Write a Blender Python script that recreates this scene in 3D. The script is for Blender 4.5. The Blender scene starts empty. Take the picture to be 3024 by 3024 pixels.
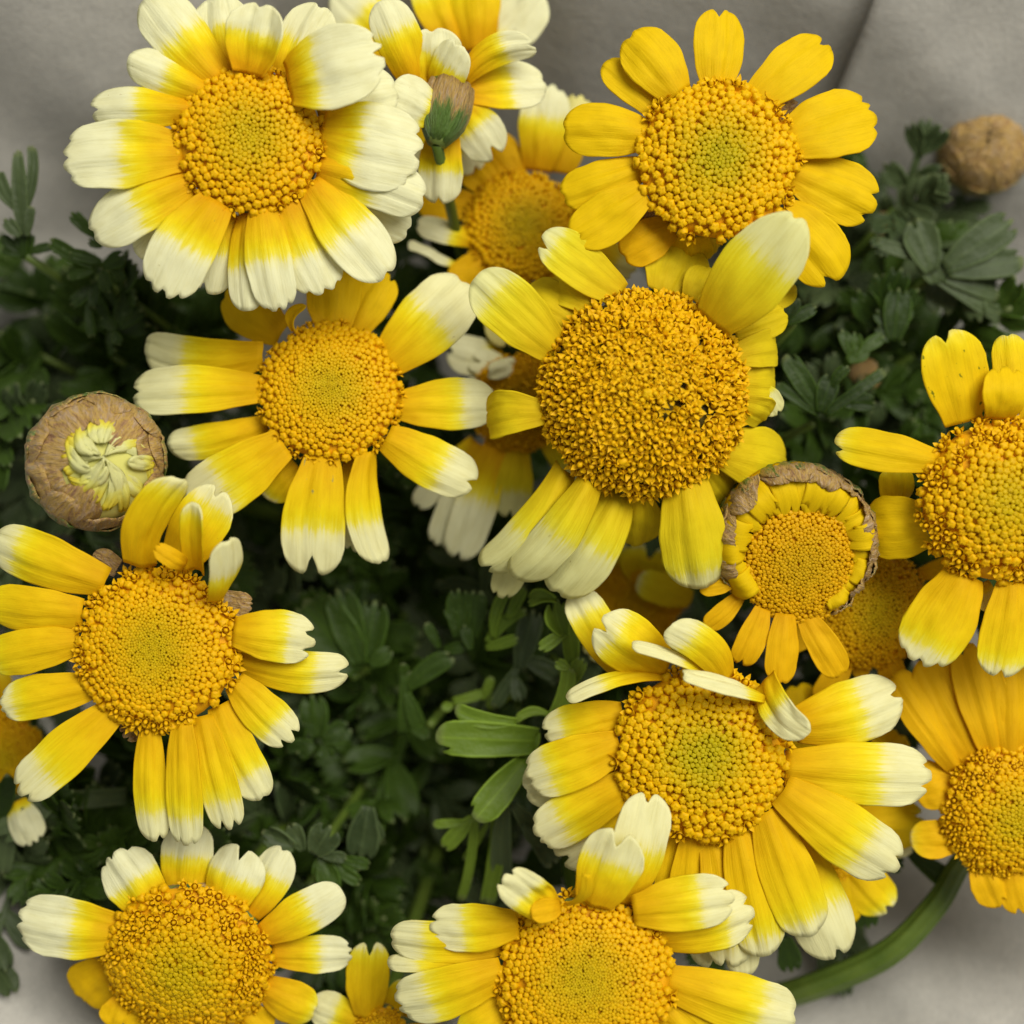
import bpy, math, random
import numpy as np
from mathutils import Vector, Matrix, noise

# ---------------------------------------------------------------- scene basics
S = 5e-5                     # one photograph pixel at the focus plane, in metres
H = 4800.0                   # camera height above the focus plane, same unit
scene = bpy.context.scene
C = scene.collection

cam_d = bpy.data.cameras.new('camera')
cam_d.sensor_width = 36.0
cam_d.lens = 36.0 * H / 3024.0
cam_d.clip_start = 0.01
cam_d.clip_end = 10.0
cam_d.dof.use_dof = True
cam_d.dof.focus_distance = (H - 60) * S
cam_d.dof.aperture_fstop = 8.8
cam = bpy.data.objects.new('camera', cam_d)
cam.location = (0, 0, H * S)
C.objects.link(cam)
scene.camera = cam

world = bpy.data.worlds.new('World')
scene.world = world
world.use_nodes = True
world.node_tree.nodes['Background'].inputs[0].default_value = (1.0, 0.97, 0.89, 1)
world.node_tree.nodes['Background'].inputs[1].default_value = 0.27

lamp_d = bpy.data.lights.new('ceiling_lamp', 'AREA')
lamp_d.shape = 'RECTANGLE'
lamp_d.size = 0.9
lamp_d.size_y = 0.6
lamp_d.energy = 18.8
lamp_d.color = (1.0, 0.955, 0.86)
lamp = bpy.data.objects.new('ceiling_lamp', lamp_d)
lamp.location = (0.42, 0.50, 1.02)
lamp.rotation_euler = (Vector((0, 0, 0)) - Vector(lamp.location)).to_track_quat('-Z', 'Y').to_euler()
C.objects.link(lamp)

vs = scene.view_settings
vs.view_transform = 'Standard'
vs.look = 'None'
vs.exposure = 0.0
vs.gamma = 1.0

# ---------------------------------------------------------------- placing
def at(x, y, z=0.0):
    """photograph pixel + height above the focus plane -> point in the place (metres)"""
    k = (H - z) / H
    return Vector(((x - 1512) * k * S, (1512 - y) * k * S, z * S))

VIEWS = {'Z1': (100, 0, 1.4862), 'Z2': (1200, 0, 1.288), 'Z3': (0, 800, 1.61), 'Z4': (1100, 600, 1.4862),
         'Z5': (2000, 200, 1.7568), 'Z6': (0, 1400, 1.61), 'Z7': (1500, 1600, 1.2677), 'Z8': (0, 2300, 1.288),
         'Y1': (700, 1600, 1.756), 'Y2': (1000, 2300, 1.2075), 'Y3': (2300, 900, 1.6105), 'Y4': (1050, 400, 2.76),
         'Y5': (0, 400, 2.146), 'Y6': (800, 1200, 2.76), 'Y7': (2000, 1300, 2.415), 'P': (0, 0, 1.0)}
def src(v, x, y):
    a = VIEWS[v]
    return a[0] + x / a[2], a[1] + y / a[2]

# ---------------------------------------------------------------- materials
def new_mat(name):
    m = bpy.data.materials.new(name)
    m.use_nodes = True
    nt = m.node_tree
    for n in list(nt.nodes):
        nt.nodes.remove(n)
    return m, nt
def N(nt, kind, **kw):
    n = nt.nodes.new(kind)
    for k, v in kw.items():
        setattr(n, k, v)
    return n
def math_node(nt, op, a, b=None, c=None):
    n = N(nt, 'ShaderNodeMath', operation=op)
    for i, v in enumerate((a, b, c)):
        if v is None:
            continue
        if isinstance(v, (int, float)):
            n.inputs[i].default_value = v
        else:
            nt.links.new(v, n.inputs[i])
    return n.outputs[0]
def attr(nt, name, kind='GEOMETRY'):
    n = N(nt, 'ShaderNodeAttribute', attribute_name=name, attribute_type=kind)
    return n.outputs['Fac']
def ramp(nt, fac, stops):
    r = N(nt, 'ShaderNodeValToRGB')
    el = r.color_ramp.elements
    while len(el) < len(stops):
        el.new(0.5)
    for e, (p, c) in zip(el, stops):
        e.position = p
        e.color = (*c, 1)
    nt.links.new(fac, r.inputs[0])
    return r.outputs[0]
def mixc(nt, fac, a, b, mode='MIX'):
    n = N(nt, 'ShaderNodeMix', data_type='RGBA', blend_type=mode)
    for sock, v in ((n.inputs[0], fac), (n.inputs[6], a), (n.inputs[7], b)):
        if isinstance(v, (int, float)):
            sock.default_value = v
        elif isinstance(v, tuple):
            sock.default_value = (*v, 1)
        else:
            nt.links.new(v, sock)
    return n.outputs[2]
def noise_tex(nt, vec, scale, detail=3.0, rough=0.55):
    n = N(nt, 'ShaderNodeTexNoise')
    n.inputs['Scale'].default_value = scale
    n.inputs['Detail'].default_value = detail
    n.inputs['Roughness'].default_value = rough
    if vec is not None:
        nt.links.new(vec, n.inputs['Vector'])
    return n.outputs[0]
def combine(nt, x, y, z):
    n = N(nt, 'ShaderNodeCombineXYZ')
    for i, v in enumerate((x, y, z)):
        if isinstance(v, (int, float)):
            n.inputs[i].default_value = v
        else:
            nt.links.new(v, n.inputs[i])
    return n.outputs[0]
def finish(nt, color, rough, spec, trans, bump_h=None, bump_s=0.2, bump_d=0.0004, trans_col=None, sheen=0.0):
    p = N(nt, 'ShaderNodeBsdfPrincipled')
    nt.links.new(color, p.inputs['Base Color'])
    if isinstance(rough, (int, float)):
        p.inputs['Roughness'].default_value = rough
    else:
        nt.links.new(rough, p.inputs['Roughness'])
    p.inputs['Specular IOR Level'].default_value = spec
    p.inputs['Sheen Weight'].default_value = sheen
    if bump_h is not None:
        b = N(nt, 'ShaderNodeBump')
        b.inputs['Strength'].default_value = bump_s
        b.inputs['Distance'].default_value = bump_d
        nt.links.new(bump_h, b.inputs['Height'])
        nt.links.new(b.outputs[0], p.inputs['Normal'])
    out = N(nt, 'ShaderNodeOutputMaterial')
    if trans > 0:
        t = N(nt, 'ShaderNodeBsdfTranslucent')
        nt.links.new(trans_col if trans_col is not None else color, t.inputs[0])
        mx = N(nt, 'ShaderNodeMixShader')
        mx.inputs[0].default_value = trans
        nt.links.new(p.outputs[0], mx.inputs[1])
        nt.links.new(t.outputs[0], mx.inputs[2])
        nt.links.new(mx.outputs[0], out.inputs[0])
    else:
        nt.links.new(p.outputs[0], out.inputs[0])

def petal_mat(name, gold, mid, lemon, cream, speck=0.0, speck_col=(0.34, 0.24, 0.02), speck_mix=0.6):
    m, nt = new_mat(name)
    pa, ps, pw, pr = attr(nt, 'pa'), attr(nt, 'ps'), attr(nt, 'pw'), attr(nt, 'pr')
    fib = combine(nt, math_node(nt, 'MULTIPLY', ps, 7.0), math_node(nt, 'MULTIPLY', pa, 1.3), math_node(nt, 'MULTIPLY', pr, 37.0))
    fibre = noise_tex(nt, fib, 2.2, 4.0)
    blot_v = combine(nt, math_node(nt, 'MULTIPLY', ps, 1.6), math_node(nt, 'MULTIPLY', pa, 3.0), math_node(nt, 'MULTIPLY', pr, 91.0))
    blot = noise_tex(nt, blot_v, 1.6, 3.0)
    edge = math_node(nt, 'ADD', pw, math_node(nt, 'MULTIPLY', math_node(nt, 'SUBTRACT', fibre, 0.5), 0.22))
    edge = math_node(nt, 'ADD', edge, math_node(nt, 'MULTIPLY', math_node(nt, 'SUBTRACT', blot, 0.5), 0.10))
    # pigment: gold by the disc, lemon near the change, cream at the tip
    whitening = ramp(nt, math_node(nt, 'MULTIPLY_ADD', edge, 1.0, 0.5),
                     [(0.40, (0, 0, 0)), (0.49, (0.10,) * 3), (0.555, (0.78,) * 3), (0.63, (1, 1, 1))])
    lem = ramp(nt, math_node(nt, 'MULTIPLY_ADD', edge, 1.0, 0.5), [(0.05, (0, 0, 0)), (0.30, (0.3,) * 3), (0.48, (1, 1, 1))])
    base = ramp(nt, math_node(nt, 'ADD', pa, math_node(nt, 'MULTIPLY', math_node(nt, 'SUBTRACT', blot, 0.5), 0.3)),
                [(0.0, gold), (0.42, mid), (1.0, mid)])
    yel = mixc(nt, lem, base, lemon)
    col = mixc(nt, whitening, yel, cream)
    streak = ramp(nt, fibre, [(0.30, (0.86, 0.84, 0.72)), (0.52, (1, 1, 1)), (0.75, (1.0, 1.0, 1.0))])
    col = mixc(nt, 0.5, col, streak, 'MULTIPLY')
    mot = ramp(nt, blot, [(0.30, (0.90, 0.88, 0.78)), (0.55, (1, 1, 1))])
    col = mixc(nt, 0.6, col, mot, 'MULTIPLY')
    if speck > 0:
        sv = combine(nt, math_node(nt, 'MULTIPLY', ps, 1.5), math_node(nt, 'MULTIPLY', pa, 3.2), math_node(nt, 'MULTIPLY', pr, 53.0))
        sp = noise_tex(nt, sv, 2.6, 3.0)
        spk = ramp(nt, sp, [(0.755 - 0.035 * speck, (0, 0, 0)), (0.80 - 0.035 * speck, (1, 1, 1))])
        col = mixc(nt, math_node(nt, 'MULTIPLY', spk, speck_mix), col, speck_col)
    grain = noise_tex(nt, combine(nt, math_node(nt, 'MULTIPLY', ps, 26.0), math_node(nt, 'MULTIPLY', pa, 9.0), pr), 2.0, 2.0)
    hgt = math_node(nt, 'ADD', fibre, math_node(nt, 'MULTIPLY', grain, 0.35))
    finish(nt, col, 0.58, 0.09, 0.24, hgt, 0.30, 0.00045)
    return m

M = {}
M['cream'] = petal_mat('petal_gold_to_white', (0.78, 0.40, 0.004), (0.87, 0.56, 0.006), (0.90, 0.79, 0.010), (0.88, 0.875, 0.56), 0.6)
M['lemon'] = petal_mat('petal_plain_yellow', (0.80, 0.50, 0.004), (0.86, 0.60, 0.005), (0.89, 0.74, 0.012), (0.86, 0.80, 0.25), 0.0)
M['two'] = petal_mat('petal_yellow_to_cream', (0.80, 0.47, 0.004), (0.88, 0.60, 0.006), (0.90, 0.79, 0.012), (0.88, 0.86, 0.48), 0.35)
M['green_speck'] = petal_mat('petal_yellow_green_specks', (0.80, 0.50, 0.004), (0.86, 0.60, 0.005), (0.89, 0.74, 0.012), (0.86, 0.80, 0.25), 3.0, (0.07, 0.12, 0.008), 0.85)
M['grey_speck'] = petal_mat('petal_cream_grey_specks', (0.80, 0.47, 0.004), (0.88, 0.60, 0.006), (0.90, 0.79, 0.012), (0.88, 0.86, 0.48), 2.4, (0.25, 0.27, 0.12), 0.7)
M['old'] = petal_mat('petal_ageing_yellow', (0.72, 0.50, 0.008), (0.80, 0.63, 0.012), (0.82, 0.74, 0.022), (0.80, 0.79, 0.36), 0.8)
M['gold'] = petal_mat('petal_golden', (0.78, 0.42, 0.004), (0.86, 0.52, 0.006), (0.88, 0.66, 0.012), (0.86, 0.80, 0.30), 0.0)
M['budpetal'] = petal_mat('petal_in_bud', (0.80, 0.62, 0.02), (0.82, 0.76, 0.08), (0.82, 0.80, 0.20), (0.78, 0.78, 0.36), 0.0)

def floret_mat(name, outer, inner, top_lift=1.0):
    m, nt = new_mat(name)
    tone = math_node(nt, 'ADD', attr(nt, 'tone'), attr(nt, 'tone', 'OBJECT'))
    geo = N(nt, 'ShaderNodeNewGeometry')
    n1 = noise_tex(nt, geo.outputs['Position'], 1500.0, 2.0)
    n2 = noise_tex(nt, geo.outputs['Position'], 160.0, 2.0)
    f = math_node(nt, 'ADD', tone, math_node(nt, 'MULTIPLY', math_node(nt, 'SUBTRACT', n2, 0.5), 0.35))
    col = ramp(nt, f, [(0.0, inner), (0.35, tuple(0.55 * a + 0.45 * b for a, b in zip(inner, outer))), (0.75, outer), (1.0, outer)])
    vary = ramp(nt, n1, [(0.28, (0.80, 0.72, 0.6)), (0.6, (1, 1, 1))])
    col = mixc(nt, 0.8, col, vary, 'MULTIPLY')
    finish(nt, col, 0.5, 0.14, 0.16, n1, 0.3, 0.0002)
    return m
M['floret'] = floret_mat('floret_golden', (0.87, 0.51, 0.003), (0.64, 0.46, 0.004))
M['floret_green'] = floret_mat('floret_greenish_centre', (0.87, 0.53, 0.003), (0.54, 0.44, 0.005))
M['floret_old'] = floret_mat('floret_open_amber', (0.86, 0.51, 0.003), (0.86, 0.54, 0.005))
M['floret_bud'] = floret_mat('floret_tight_ochre', (0.78, 0.44, 0.003), (0.64, 0.40, 0.004))

def plain_mat(name, stops, scale, rough, spec, trans=0.0, bump=0.3, dist=0.0003, stretch=None):
    m, nt = new_mat(name)
    tc = N(nt, 'ShaderNodeTexCoord')
    vec = tc.outputs['Object']
    if stretch:
        mp = N(nt, 'ShaderNodeMapping')
        mp.inputs['Scale'].default_value = stretch
        nt.links.new(vec, mp.inputs[0])
        vec = mp.outputs[0]
    n1 = noise_tex(nt, vec, scale, 5.0, 0.6)
    n2 = noise_tex(nt, vec, scale * 6, 3.0)
    col = ramp(nt, n1, stops)
    h = math_node(nt, 'ADD', n1, math_node(nt, 'MULTIPLY', n2, 0.4))
    finish(nt, col, rough, spec, trans, h, bump, dist)
    return m
M['receptacle'] = plain_mat('receptacle_orange', [(0.3, (0.66, 0.32, 0.002)), (0.7, (0.76, 0.40, 0.003))], 400, 0.6, 0.2)
M['receptacle_old'] = plain_mat('receptacle_dark_olive', [(0.3, (0.02, 0.03, 0.008)), (0.7, (0.10, 0.07, 0.006))], 300, 0.7, 0.2)
M['stem'] = plain_mat('stem_green', [(0.3, (0.06, 0.105, 0.012)), (0.7, (0.12, 0.175, 0.026))], 120, 0.42, 0.35, 0.0, 0.4, 0.0004)
M['cup'] = plain_mat('involucre_green', [(0.3, (0.06, 0.11, 0.02)), (0.55, (0.13, 0.18, 0.04)), (0.7, (0.24, 0.15, 0.06))], 150, 0.45, 0.4, 0.0, 0.4, 0.0004)

def bract_mat():
    m, nt = new_mat('bract_papery')
    pa, ps, pr, pg = attr(nt, 'pa'), attr(nt, 'ps'), attr(nt, 'pr'), attr(nt, 'pg')
    v = combine(nt, math_node(nt, 'MULTIPLY', ps, 2.2), math_node(nt, 'MULTIPLY', pa, 2.0), math_node(nt, 'MULTIPLY', pr, 61.0))
    n1 = noise_tex(nt, v, 2.0, 6.0, 0.66)
    v2 = combine(nt, math_node(nt, 'MULTIPLY', ps, 3.6), math_node(nt, 'MULTIPLY', pa, 2.6), math_node(nt, 'MULTIPLY', pr, 23.0))
    n2 = noise_tex(nt, v2, 2.0, 4.0, 0.6)
    col = ramp(nt, n1, [(0.27, (0.22, 0.11, 0.06)), (0.39, (0.44, 0.26, 0.13)), (0.49, (0.60, 0.40, 0.10)), (0.59, (0.54, 0.37, 0.22)), (0.72, (0.70, 0.56, 0.30))])
    st = ramp(nt, n2, [(0.32, (0.62, 0.54, 0.46)), (0.55, (1, 1, 1)), (0.74, (1.0, 1.0, 1.0))])
    col = mixc(nt, 0.6, col, st, 'MULTIPLY')
    g = math_node(nt, 'ADD', pg, math_node(nt, 'MULTIPLY', math_node(nt, 'SUBTRACT', n1, 0.5), 0.9))
    gm = ramp(nt, g, [(0.45, (0, 0, 0)), (0.62, (1, 1, 1))])
    col = mixc(nt, gm, col, (0.11, 0.20, 0.035))
    finish(nt, col, 0.34, 0.5, 0.12, math_node(nt, 'ADD', n1, n2), 0.9, 0.0008)
    return m
M['bract'] = bract_mat()

def leaf_mat(name, dark, light, trans=0.14):
    m, nt = new_mat(name)
    pa, ps, pr = attr(nt, 'pa'), attr(nt, 'ps'), attr(nt, 'pr')
    geo = N(nt, 'ShaderNodeNewGeometry')
    n1 = noise_tex(nt, geo.outputs['Position'], 110.0, 4.0)
    n2 = noise_tex(nt, geo.outputs['Position'], 900.0, 3.0)
    f = math_node(nt, 'ADD', math_node(nt, 'MULTIPLY', n1, 0.7), math_node(nt, 'MULTIPLY', pr, 0.35))
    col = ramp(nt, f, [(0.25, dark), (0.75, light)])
    vein = ramp(nt, math_node(nt, 'ABSOLUTE', ps), [(0.0, (1, 1, 1)), (0.10, (0, 0, 0))])
    col = mixc(nt, math_node(nt, 'MULTIPLY', vein, 0.28), col, tuple(min(1, c * 1.9) for c in light))
    rim = ramp(nt, math_node(nt, 'ABSOLUTE', ps), [(0.86, (0, 0, 0)), (0.97, (1, 1, 1))])  # pale leaf margin, with the edge highlight painted into the colour
    col = mixc(nt, math_node(nt, 'MULTIPLY', rim, 0.35), col, tuple(min(1, c * 2.4) for c in light))
    tip = ramp(nt, pa, [(0.90, (0, 0, 0)), (1.0, (1, 1, 1))])
    col = mixc(nt, math_node(nt, 'MULTIPLY', tip, 0.5), col, (0.30, 0.34, 0.15))
    sp = ramp(nt, n2, [(0.66, (0, 0, 0)), (0.74, (1, 1, 1))])
    col = mixc(nt, math_node(nt, 'MULTIPLY', sp, 0.25), col, (0.22, 0.28, 0.14))
    finish(nt, col, 0.50, 0.24, trans, math_node(nt, 'ADD', n1, n2), 0.45, 0.0004)
    return m
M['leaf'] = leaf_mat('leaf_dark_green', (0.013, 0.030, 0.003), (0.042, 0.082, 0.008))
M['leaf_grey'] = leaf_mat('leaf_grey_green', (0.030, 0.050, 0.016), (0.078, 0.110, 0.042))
M['leaf_bright'] = leaf_mat('leaf_fresh_green', (0.085, 0.15, 0.008), (0.165, 0.25, 0.026), 0.18)

def paper_mat(name, a, b):
    m, nt = new_mat(name)
    tc = N(nt, 'ShaderNodeTexCoord')
    n1 = noise_tex(nt, tc.outputs['Object'], 38.0, 5.0, 0.6)
    n2 = noise_tex(nt, tc.outputs['Object'], 260.0, 5.0, 0.7)
    n3 = noise_tex(nt, tc.outputs['Object'], 1400.0, 2.0, 0.6)
    f = math_node(nt, 'ADD', math_node(nt, 'MULTIPLY', n1, 0.55), math_node(nt, 'MULTIPLY', n2, 0.45))
    col = ramp(nt, f, [(0.35, a), (0.65, b)])
    fl = ramp(nt, n3, [(0.3, (0.86, 0.86, 0.86)), (0.6, (1, 1, 1))])
    col = mixc(nt, 0.7, col, fl, 'MULTIPLY')
    finish(nt, col, 0.75, 0.15, 0.10, math_node(nt, 'ADD', n2, math_node(nt, 'MULTIPLY', n3, 0.6)), 0.4, 0.0004)
    return m
M['paper'] = paper_mat('wrapping_paper_grey', (0.42, 0.41, 0.375), (0.54, 0.525, 0.475))

# ---------------------------------------------------------------- mesh helpers
def add_attr(me, name, vals):
    a = me.attributes.new(name, 'FLOAT', 'POINT')
    a.data.foreach_set('value', np.asarray(vals, dtype=np.float32))
def mesh_obj(name, verts, faces, mat, parent, origin, attrs=None, smooth=True):
    """verts in metres, world; the object sits at its parent's origin"""
    me = bpy.data.meshes.new(name)
    o3 = np.array(origin)
    me.from_pydata((np.asarray(verts) - o3).tolist(), [], faces)
    me.materials.append(mat)
    for k, v in (attrs or {}).items():
        add_attr(me, k, v)
    if smooth:
        me.polygons.foreach_set('use_smooth', [True] * len(me.polygons))
    ob = bpy.data.objects.new(name, me)
    C.objects.link(ob)
    if parent is not None:
        ob.parent = parent
    else:
        ob.location = origin
    return ob
def thing(name, label, cat, loc, group=None):
    o = bpy.data.objects.new(name, None)
    o.empty_display_size = 0.01
    C.objects.link(o)
    o.location = loc
    o['label'] = label
    o['category'] = cat
    if group:
        o['group'] = group
    return o
def grid_faces(nu, nv, off=0, flip=False):
    f = []
    for i in range(nu - 1):
        for j in range(nv - 1):
            a = off + i * nv + j
            q = (a, a + 1, a + nv + 1, a + nv)
            f.append(q[::-1] if flip else q)
    return f
def solid(ob, t, off=-1.0):
    md = ob.modifiers.new('thickness', 'SOLIDIFY')
    md.thickness = t
    md.offset = off

def blade(P0, P1, w, nu=20, nv=23, arch=0.0, bend=0.0, roll=0.0, roll2=None, cup=0.0, groove=0.02, wav=0.03,
          teeth=(), rc=None, bw=0.4, pk=0.58, tipw=0.86, seed=0, curl=0.0, side=None):
    """one petal / leaf blade as a grid: returns verts, a, s (metres)"""
    P0, P1 = Vector(P0), Vector(P1)
    u = P1 - P0
    L = u.length
    un = u.normalized()
    if side is None:
        v0 = Vector((-un.y, un.x, 0))
        if v0.length < 1e-6:
            v0 = Vector((1, 0, 0))
        v0.normalize()
    else:
        v0 = (side - un * side.dot(un)).normalized()
    n0 = un.cross(v0) * 1.0
    if n0.z < 0 and side is None:
        n0, v0 = -n0, -v0
    if rc is None:
        rc = min(0.34, 0.50 * w / L)
    r2 = roll if roll2 is None else roll2
    verts, A, Sv = [], [], []
    for i in range(nu):
        t = i / (nu - 1)
        for j in range(nv):
            q = -1 + 2 * j / (nv - 1)
            s = 0.62 * q + 0.38 * math.sin(q * math.pi / 2)
            Ls = 1 - rc * (1 - math.sqrt(max(0, 1 - abs(s) ** 2.4)))
            for (sc, dp, sw) in teeth:
                Ls -= dp * (w / L) * math.exp(-((s - sc) / sw) ** 2)
            a = t * Ls
            if a < pk:
                W = bw + (1 - bw) * math.sin(math.pi / 2 * a / pk) ** 0.95
            else:
                W = 1 - (1 - tipw) * ((a - pk) / (1 - pk)) ** 2
            ro = roll + (r2 - roll) * a
            c, sn = math.cos(ro), math.sin(ro)
            v = v0 * c + n0 * sn
            n = n0 * c - v0 * sn
            half = w * 0.5 * W
            h = arch * 4 * a * (1 - a) + curl * a * a * a
            g = groove * w * (math.exp(-((s - 0.36) / 0.075) ** 2) + math.exp(-((s + 0.34) / 0.075) ** 2)) * min(1, a * 4)
            fold = groove * w * 0.6 * math.cos(s * math.pi * 1.45)
            nz = noise.noise(Vector((a * 2.6, s * 1.5, seed * 7.31)))
            nz2 = noise.noise(Vector((a * 6.0, s * 3.0, seed * 3.17 + 40)))
            h2 = cup * w * (s * s) - g + fold + wav * w * (nz * 1.6 + nz2 * 0.5) * min(1, a * 3)
            e = 0.03 * w * noise.noise(Vector((a * 5.0, (1 if s > 0 else -1) * 3.3, seed * 1.7))) * abs(s) ** 3
            p = P0 + un * (a * L) + v0 * (bend * 4 * a * (1 - a)) + v * (s * half + e * (1 if s > 0 else -1)) + n0 * h + n * h2
            verts.append(p[:])
            A.append(a)
            Sv.append(s)
    return verts, A, Sv

TEETH = {'r': [], '2': [(0.05, 0.20, 0.13)], '2d': [(0.0, 0.34, 0.17)], '2l': [(-0.3, 0.20, 0.13)], '2r': [(0.3, 0.20, 0.13)],
         '3': [(-0.36, 0.15, 0.10), (0.34, 0.17, 0.10)], '3d': [(-0.38, 0.26, 0.12), (0.33, 0.28, 0.12)],
         's': [(0.1, 0.07, 0.16)], '4': [(-0.5, 0.08, 0.09), (0.05, 0.12, 0.1), (0.5, 0.09, 0.09)]}
rng = random.Random(11)
pet_count = [0]

def make_petal(fl, bx, by, tx, ty, w, wf, opt):
    """fl: flower record; pixel coords are of the photograph; heights relative to the flower's rim plane"""
    pet_count[0] += 1
    seed = pet_count[0]
    r = random.Random(seed * 13 + 5)
    zb = fl['plane'](bx, by) + opt.get('z', 0) - 14 + ((seed * 7) % 5) * 5 + opt.get('l', 0) * 55
    Lpx = math.hypot(tx - bx, ty - by)
    tz = opt.get('tz', fl['droop'] * Lpx + r.uniform(-0.05, 0.05) * Lpx)
    zt = zb + tz
    P0, P1 = at(bx, by, zb), at(tx, ty, zt)
    kz = (H - zb) / H
    roll = math.radians(opt.get('roll', r.uniform(-10, 10)))
    roll2 = math.radians(opt['roll2']) if 'roll2' in opt else roll + math.radians(r.uniform(-8, 8))
    wr = w * kz * S / max(0.32, math.cos(max(abs(roll), 0)))
    tt = opt.get('t')
    if tt is None:
        tt = r.choice(['s', '3', '2', '3', 's', '2l', '2r'])
    teeth = [(c + r.uniform(-.06, .06), d * r.uniform(.75, 1.2), sw) for c, d, sw in TEETH[tt]]
    verts, A, Sv = blade(P0, P1, wr, arch=opt.get('arch', r.uniform(0.05, 0.11)) * Lpx * S, bend=opt.get('bend', r.uniform(-.02, .02)) * Lpx * S,
                         roll=roll, roll2=roll2, cup=opt.get('cup', r.uniform(-0.16, 0.02)), groove=opt.get('g', r.uniform(.020, .042)),
                         wav=opt.get('wav', 0.035), teeth=teeth, bw=opt.get('bw', 0.54), tipw=opt.get('tipw', r.uniform(.80, .92)),
                         pk=opt.get('pk', 0.58), seed=seed, curl=opt.get('curl', 0) * Lpx * S, rc=opt.get('rc'))
    A = np.array(A)
    mat = M[opt.get('m', fl['mat'])]
    ob = mesh_obj('bract' if opt.get('m') == 'bract' else 'petal', verts, grid_faces(20, 23), mat, fl['root'], fl['loc'],
                  {'pa': A, 'ps': Sv, 'pw': A - wf, 'pr': np.full(len(A), r.random())})
    solid(ob, 5 * S, 0)
    return ob

# ---------------------------------------------------------------- florets
def floret_bud(seed):
    r = random.Random(seed)
    V, F = [], []
    rings = [(-0.9, 0.42, 0.0), (-0.15, 0.50, 0.03), (0.13, 0.50, 0.09), (0.33, 0.38, 0.18), (0.38, 0.16, 0.20)]
    for (z, rad, mod) in rings:
        for k in range(10):
            th = k * math.pi / 5
            c = 1 if k % 2 == 0 else -1
            rr = rad * (1 + mod * c + r.uniform(-.05, .05))
            V.append((rr * math.cos(th), rr * math.sin(th), z + (0.05 * c if z > 0.1 else 0) + r.uniform(-.02, .02)))
    V.append((0, 0, 0.29))
    for q in range(len(rings) - 1):
        for k in range(10):
            a, b = q * 10 + k, q * 10 + (k + 1) % 10
            F.append((a, b, b + 10, a + 10))
    o = (len(rings) - 1) * 10
    for k in range(10):
        F.append((o + k, o + (k + 1) % 10, len(V) - 1))
    return np.array(V), F
def floret_open(seed):
    r = random.Random(seed)
    V, F = [], []
    for (z, rad) in [(-0.9, 0.22), (-0.1, 0.25), (0.22, 0.34)]:
        for k in range(10):
            th = k * math.pi / 5
            V.append((rad * math.cos(th), rad * math.sin(th), z))
    for q in range(2):
        for k in range(10):
            a, b = q * 10 + k, q * 10 + (k + 1) % 10
            F.append((a, b, b + 10, a + 10))
    for k in range(5):                       # five pointed lobes flaring out
        th = (2 * k + 1) * math.pi / 5 + r.uniform(-.12, .12)
        a, m, b = 20 + 2 * k, 20 + 2 * k + 1, 20 + (2 * k + 2) % 10
        rr = r.uniform(0.58, 0.78)
        zt = r.uniform(0.22, 0.62)
        i = len(V)
        V.append((rr * math.cos(th), rr * math.sin(th), zt))
        V.append((0.50 * math.cos(th - .32), 0.50 * math.sin(th - .32), 0.36))
        V.append((0.50 * math.cos(th + .32), 0.50 * math.sin(th + .32), 0.36))
        V.append((0.47 * math.cos(th), 0.47 * math.sin(th), 0.25))
        F += [(a, i + 1, i + 3, m), (m, i + 3, i + 2, b), (i + 1, i, i + 3), (i + 3, i, i + 2)]
    i = len(V)                               # stamen tube
    for (z, rad) in [(-0.1, 0.20), (0.42, 0.19)]:
        for k in range(5):
            th = k * 2 * math.pi / 5
            V.append((rad * math.cos(th), rad * math.sin(th), z))
    V.append((0.02, 0.0, 0.58))
    for k in range(5):
        F.append((i + k, i + (k + 1) % 5, i + 5 + (k + 1) % 5, i + 5 + k))
        F.append((i + 5 + k, i + 5 + (k + 1) % 5, i + 10))
    return np.array(V), F
BUDS = [floret_bud(k) for k in range(4)]
OPENS = [floret_open(k + 50) for k in range(5)]
_fm = {}
def floret_mesh(kind, idx, mat):
    key = (kind, idx, mat)
    if key not in _fm:
        V, F = (BUDS if kind == 'b' else OPENS)[idx]
        me = bpy.data.meshes.new('floret')
        me.from_pydata((V * S).tolist(), [], F)
        me.materials.append(M[mat])
        me.polygons.foreach_set('use_smooth', [True] * len(me.polygons))
        _fm[key] = me
    return _fm[key]

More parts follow.
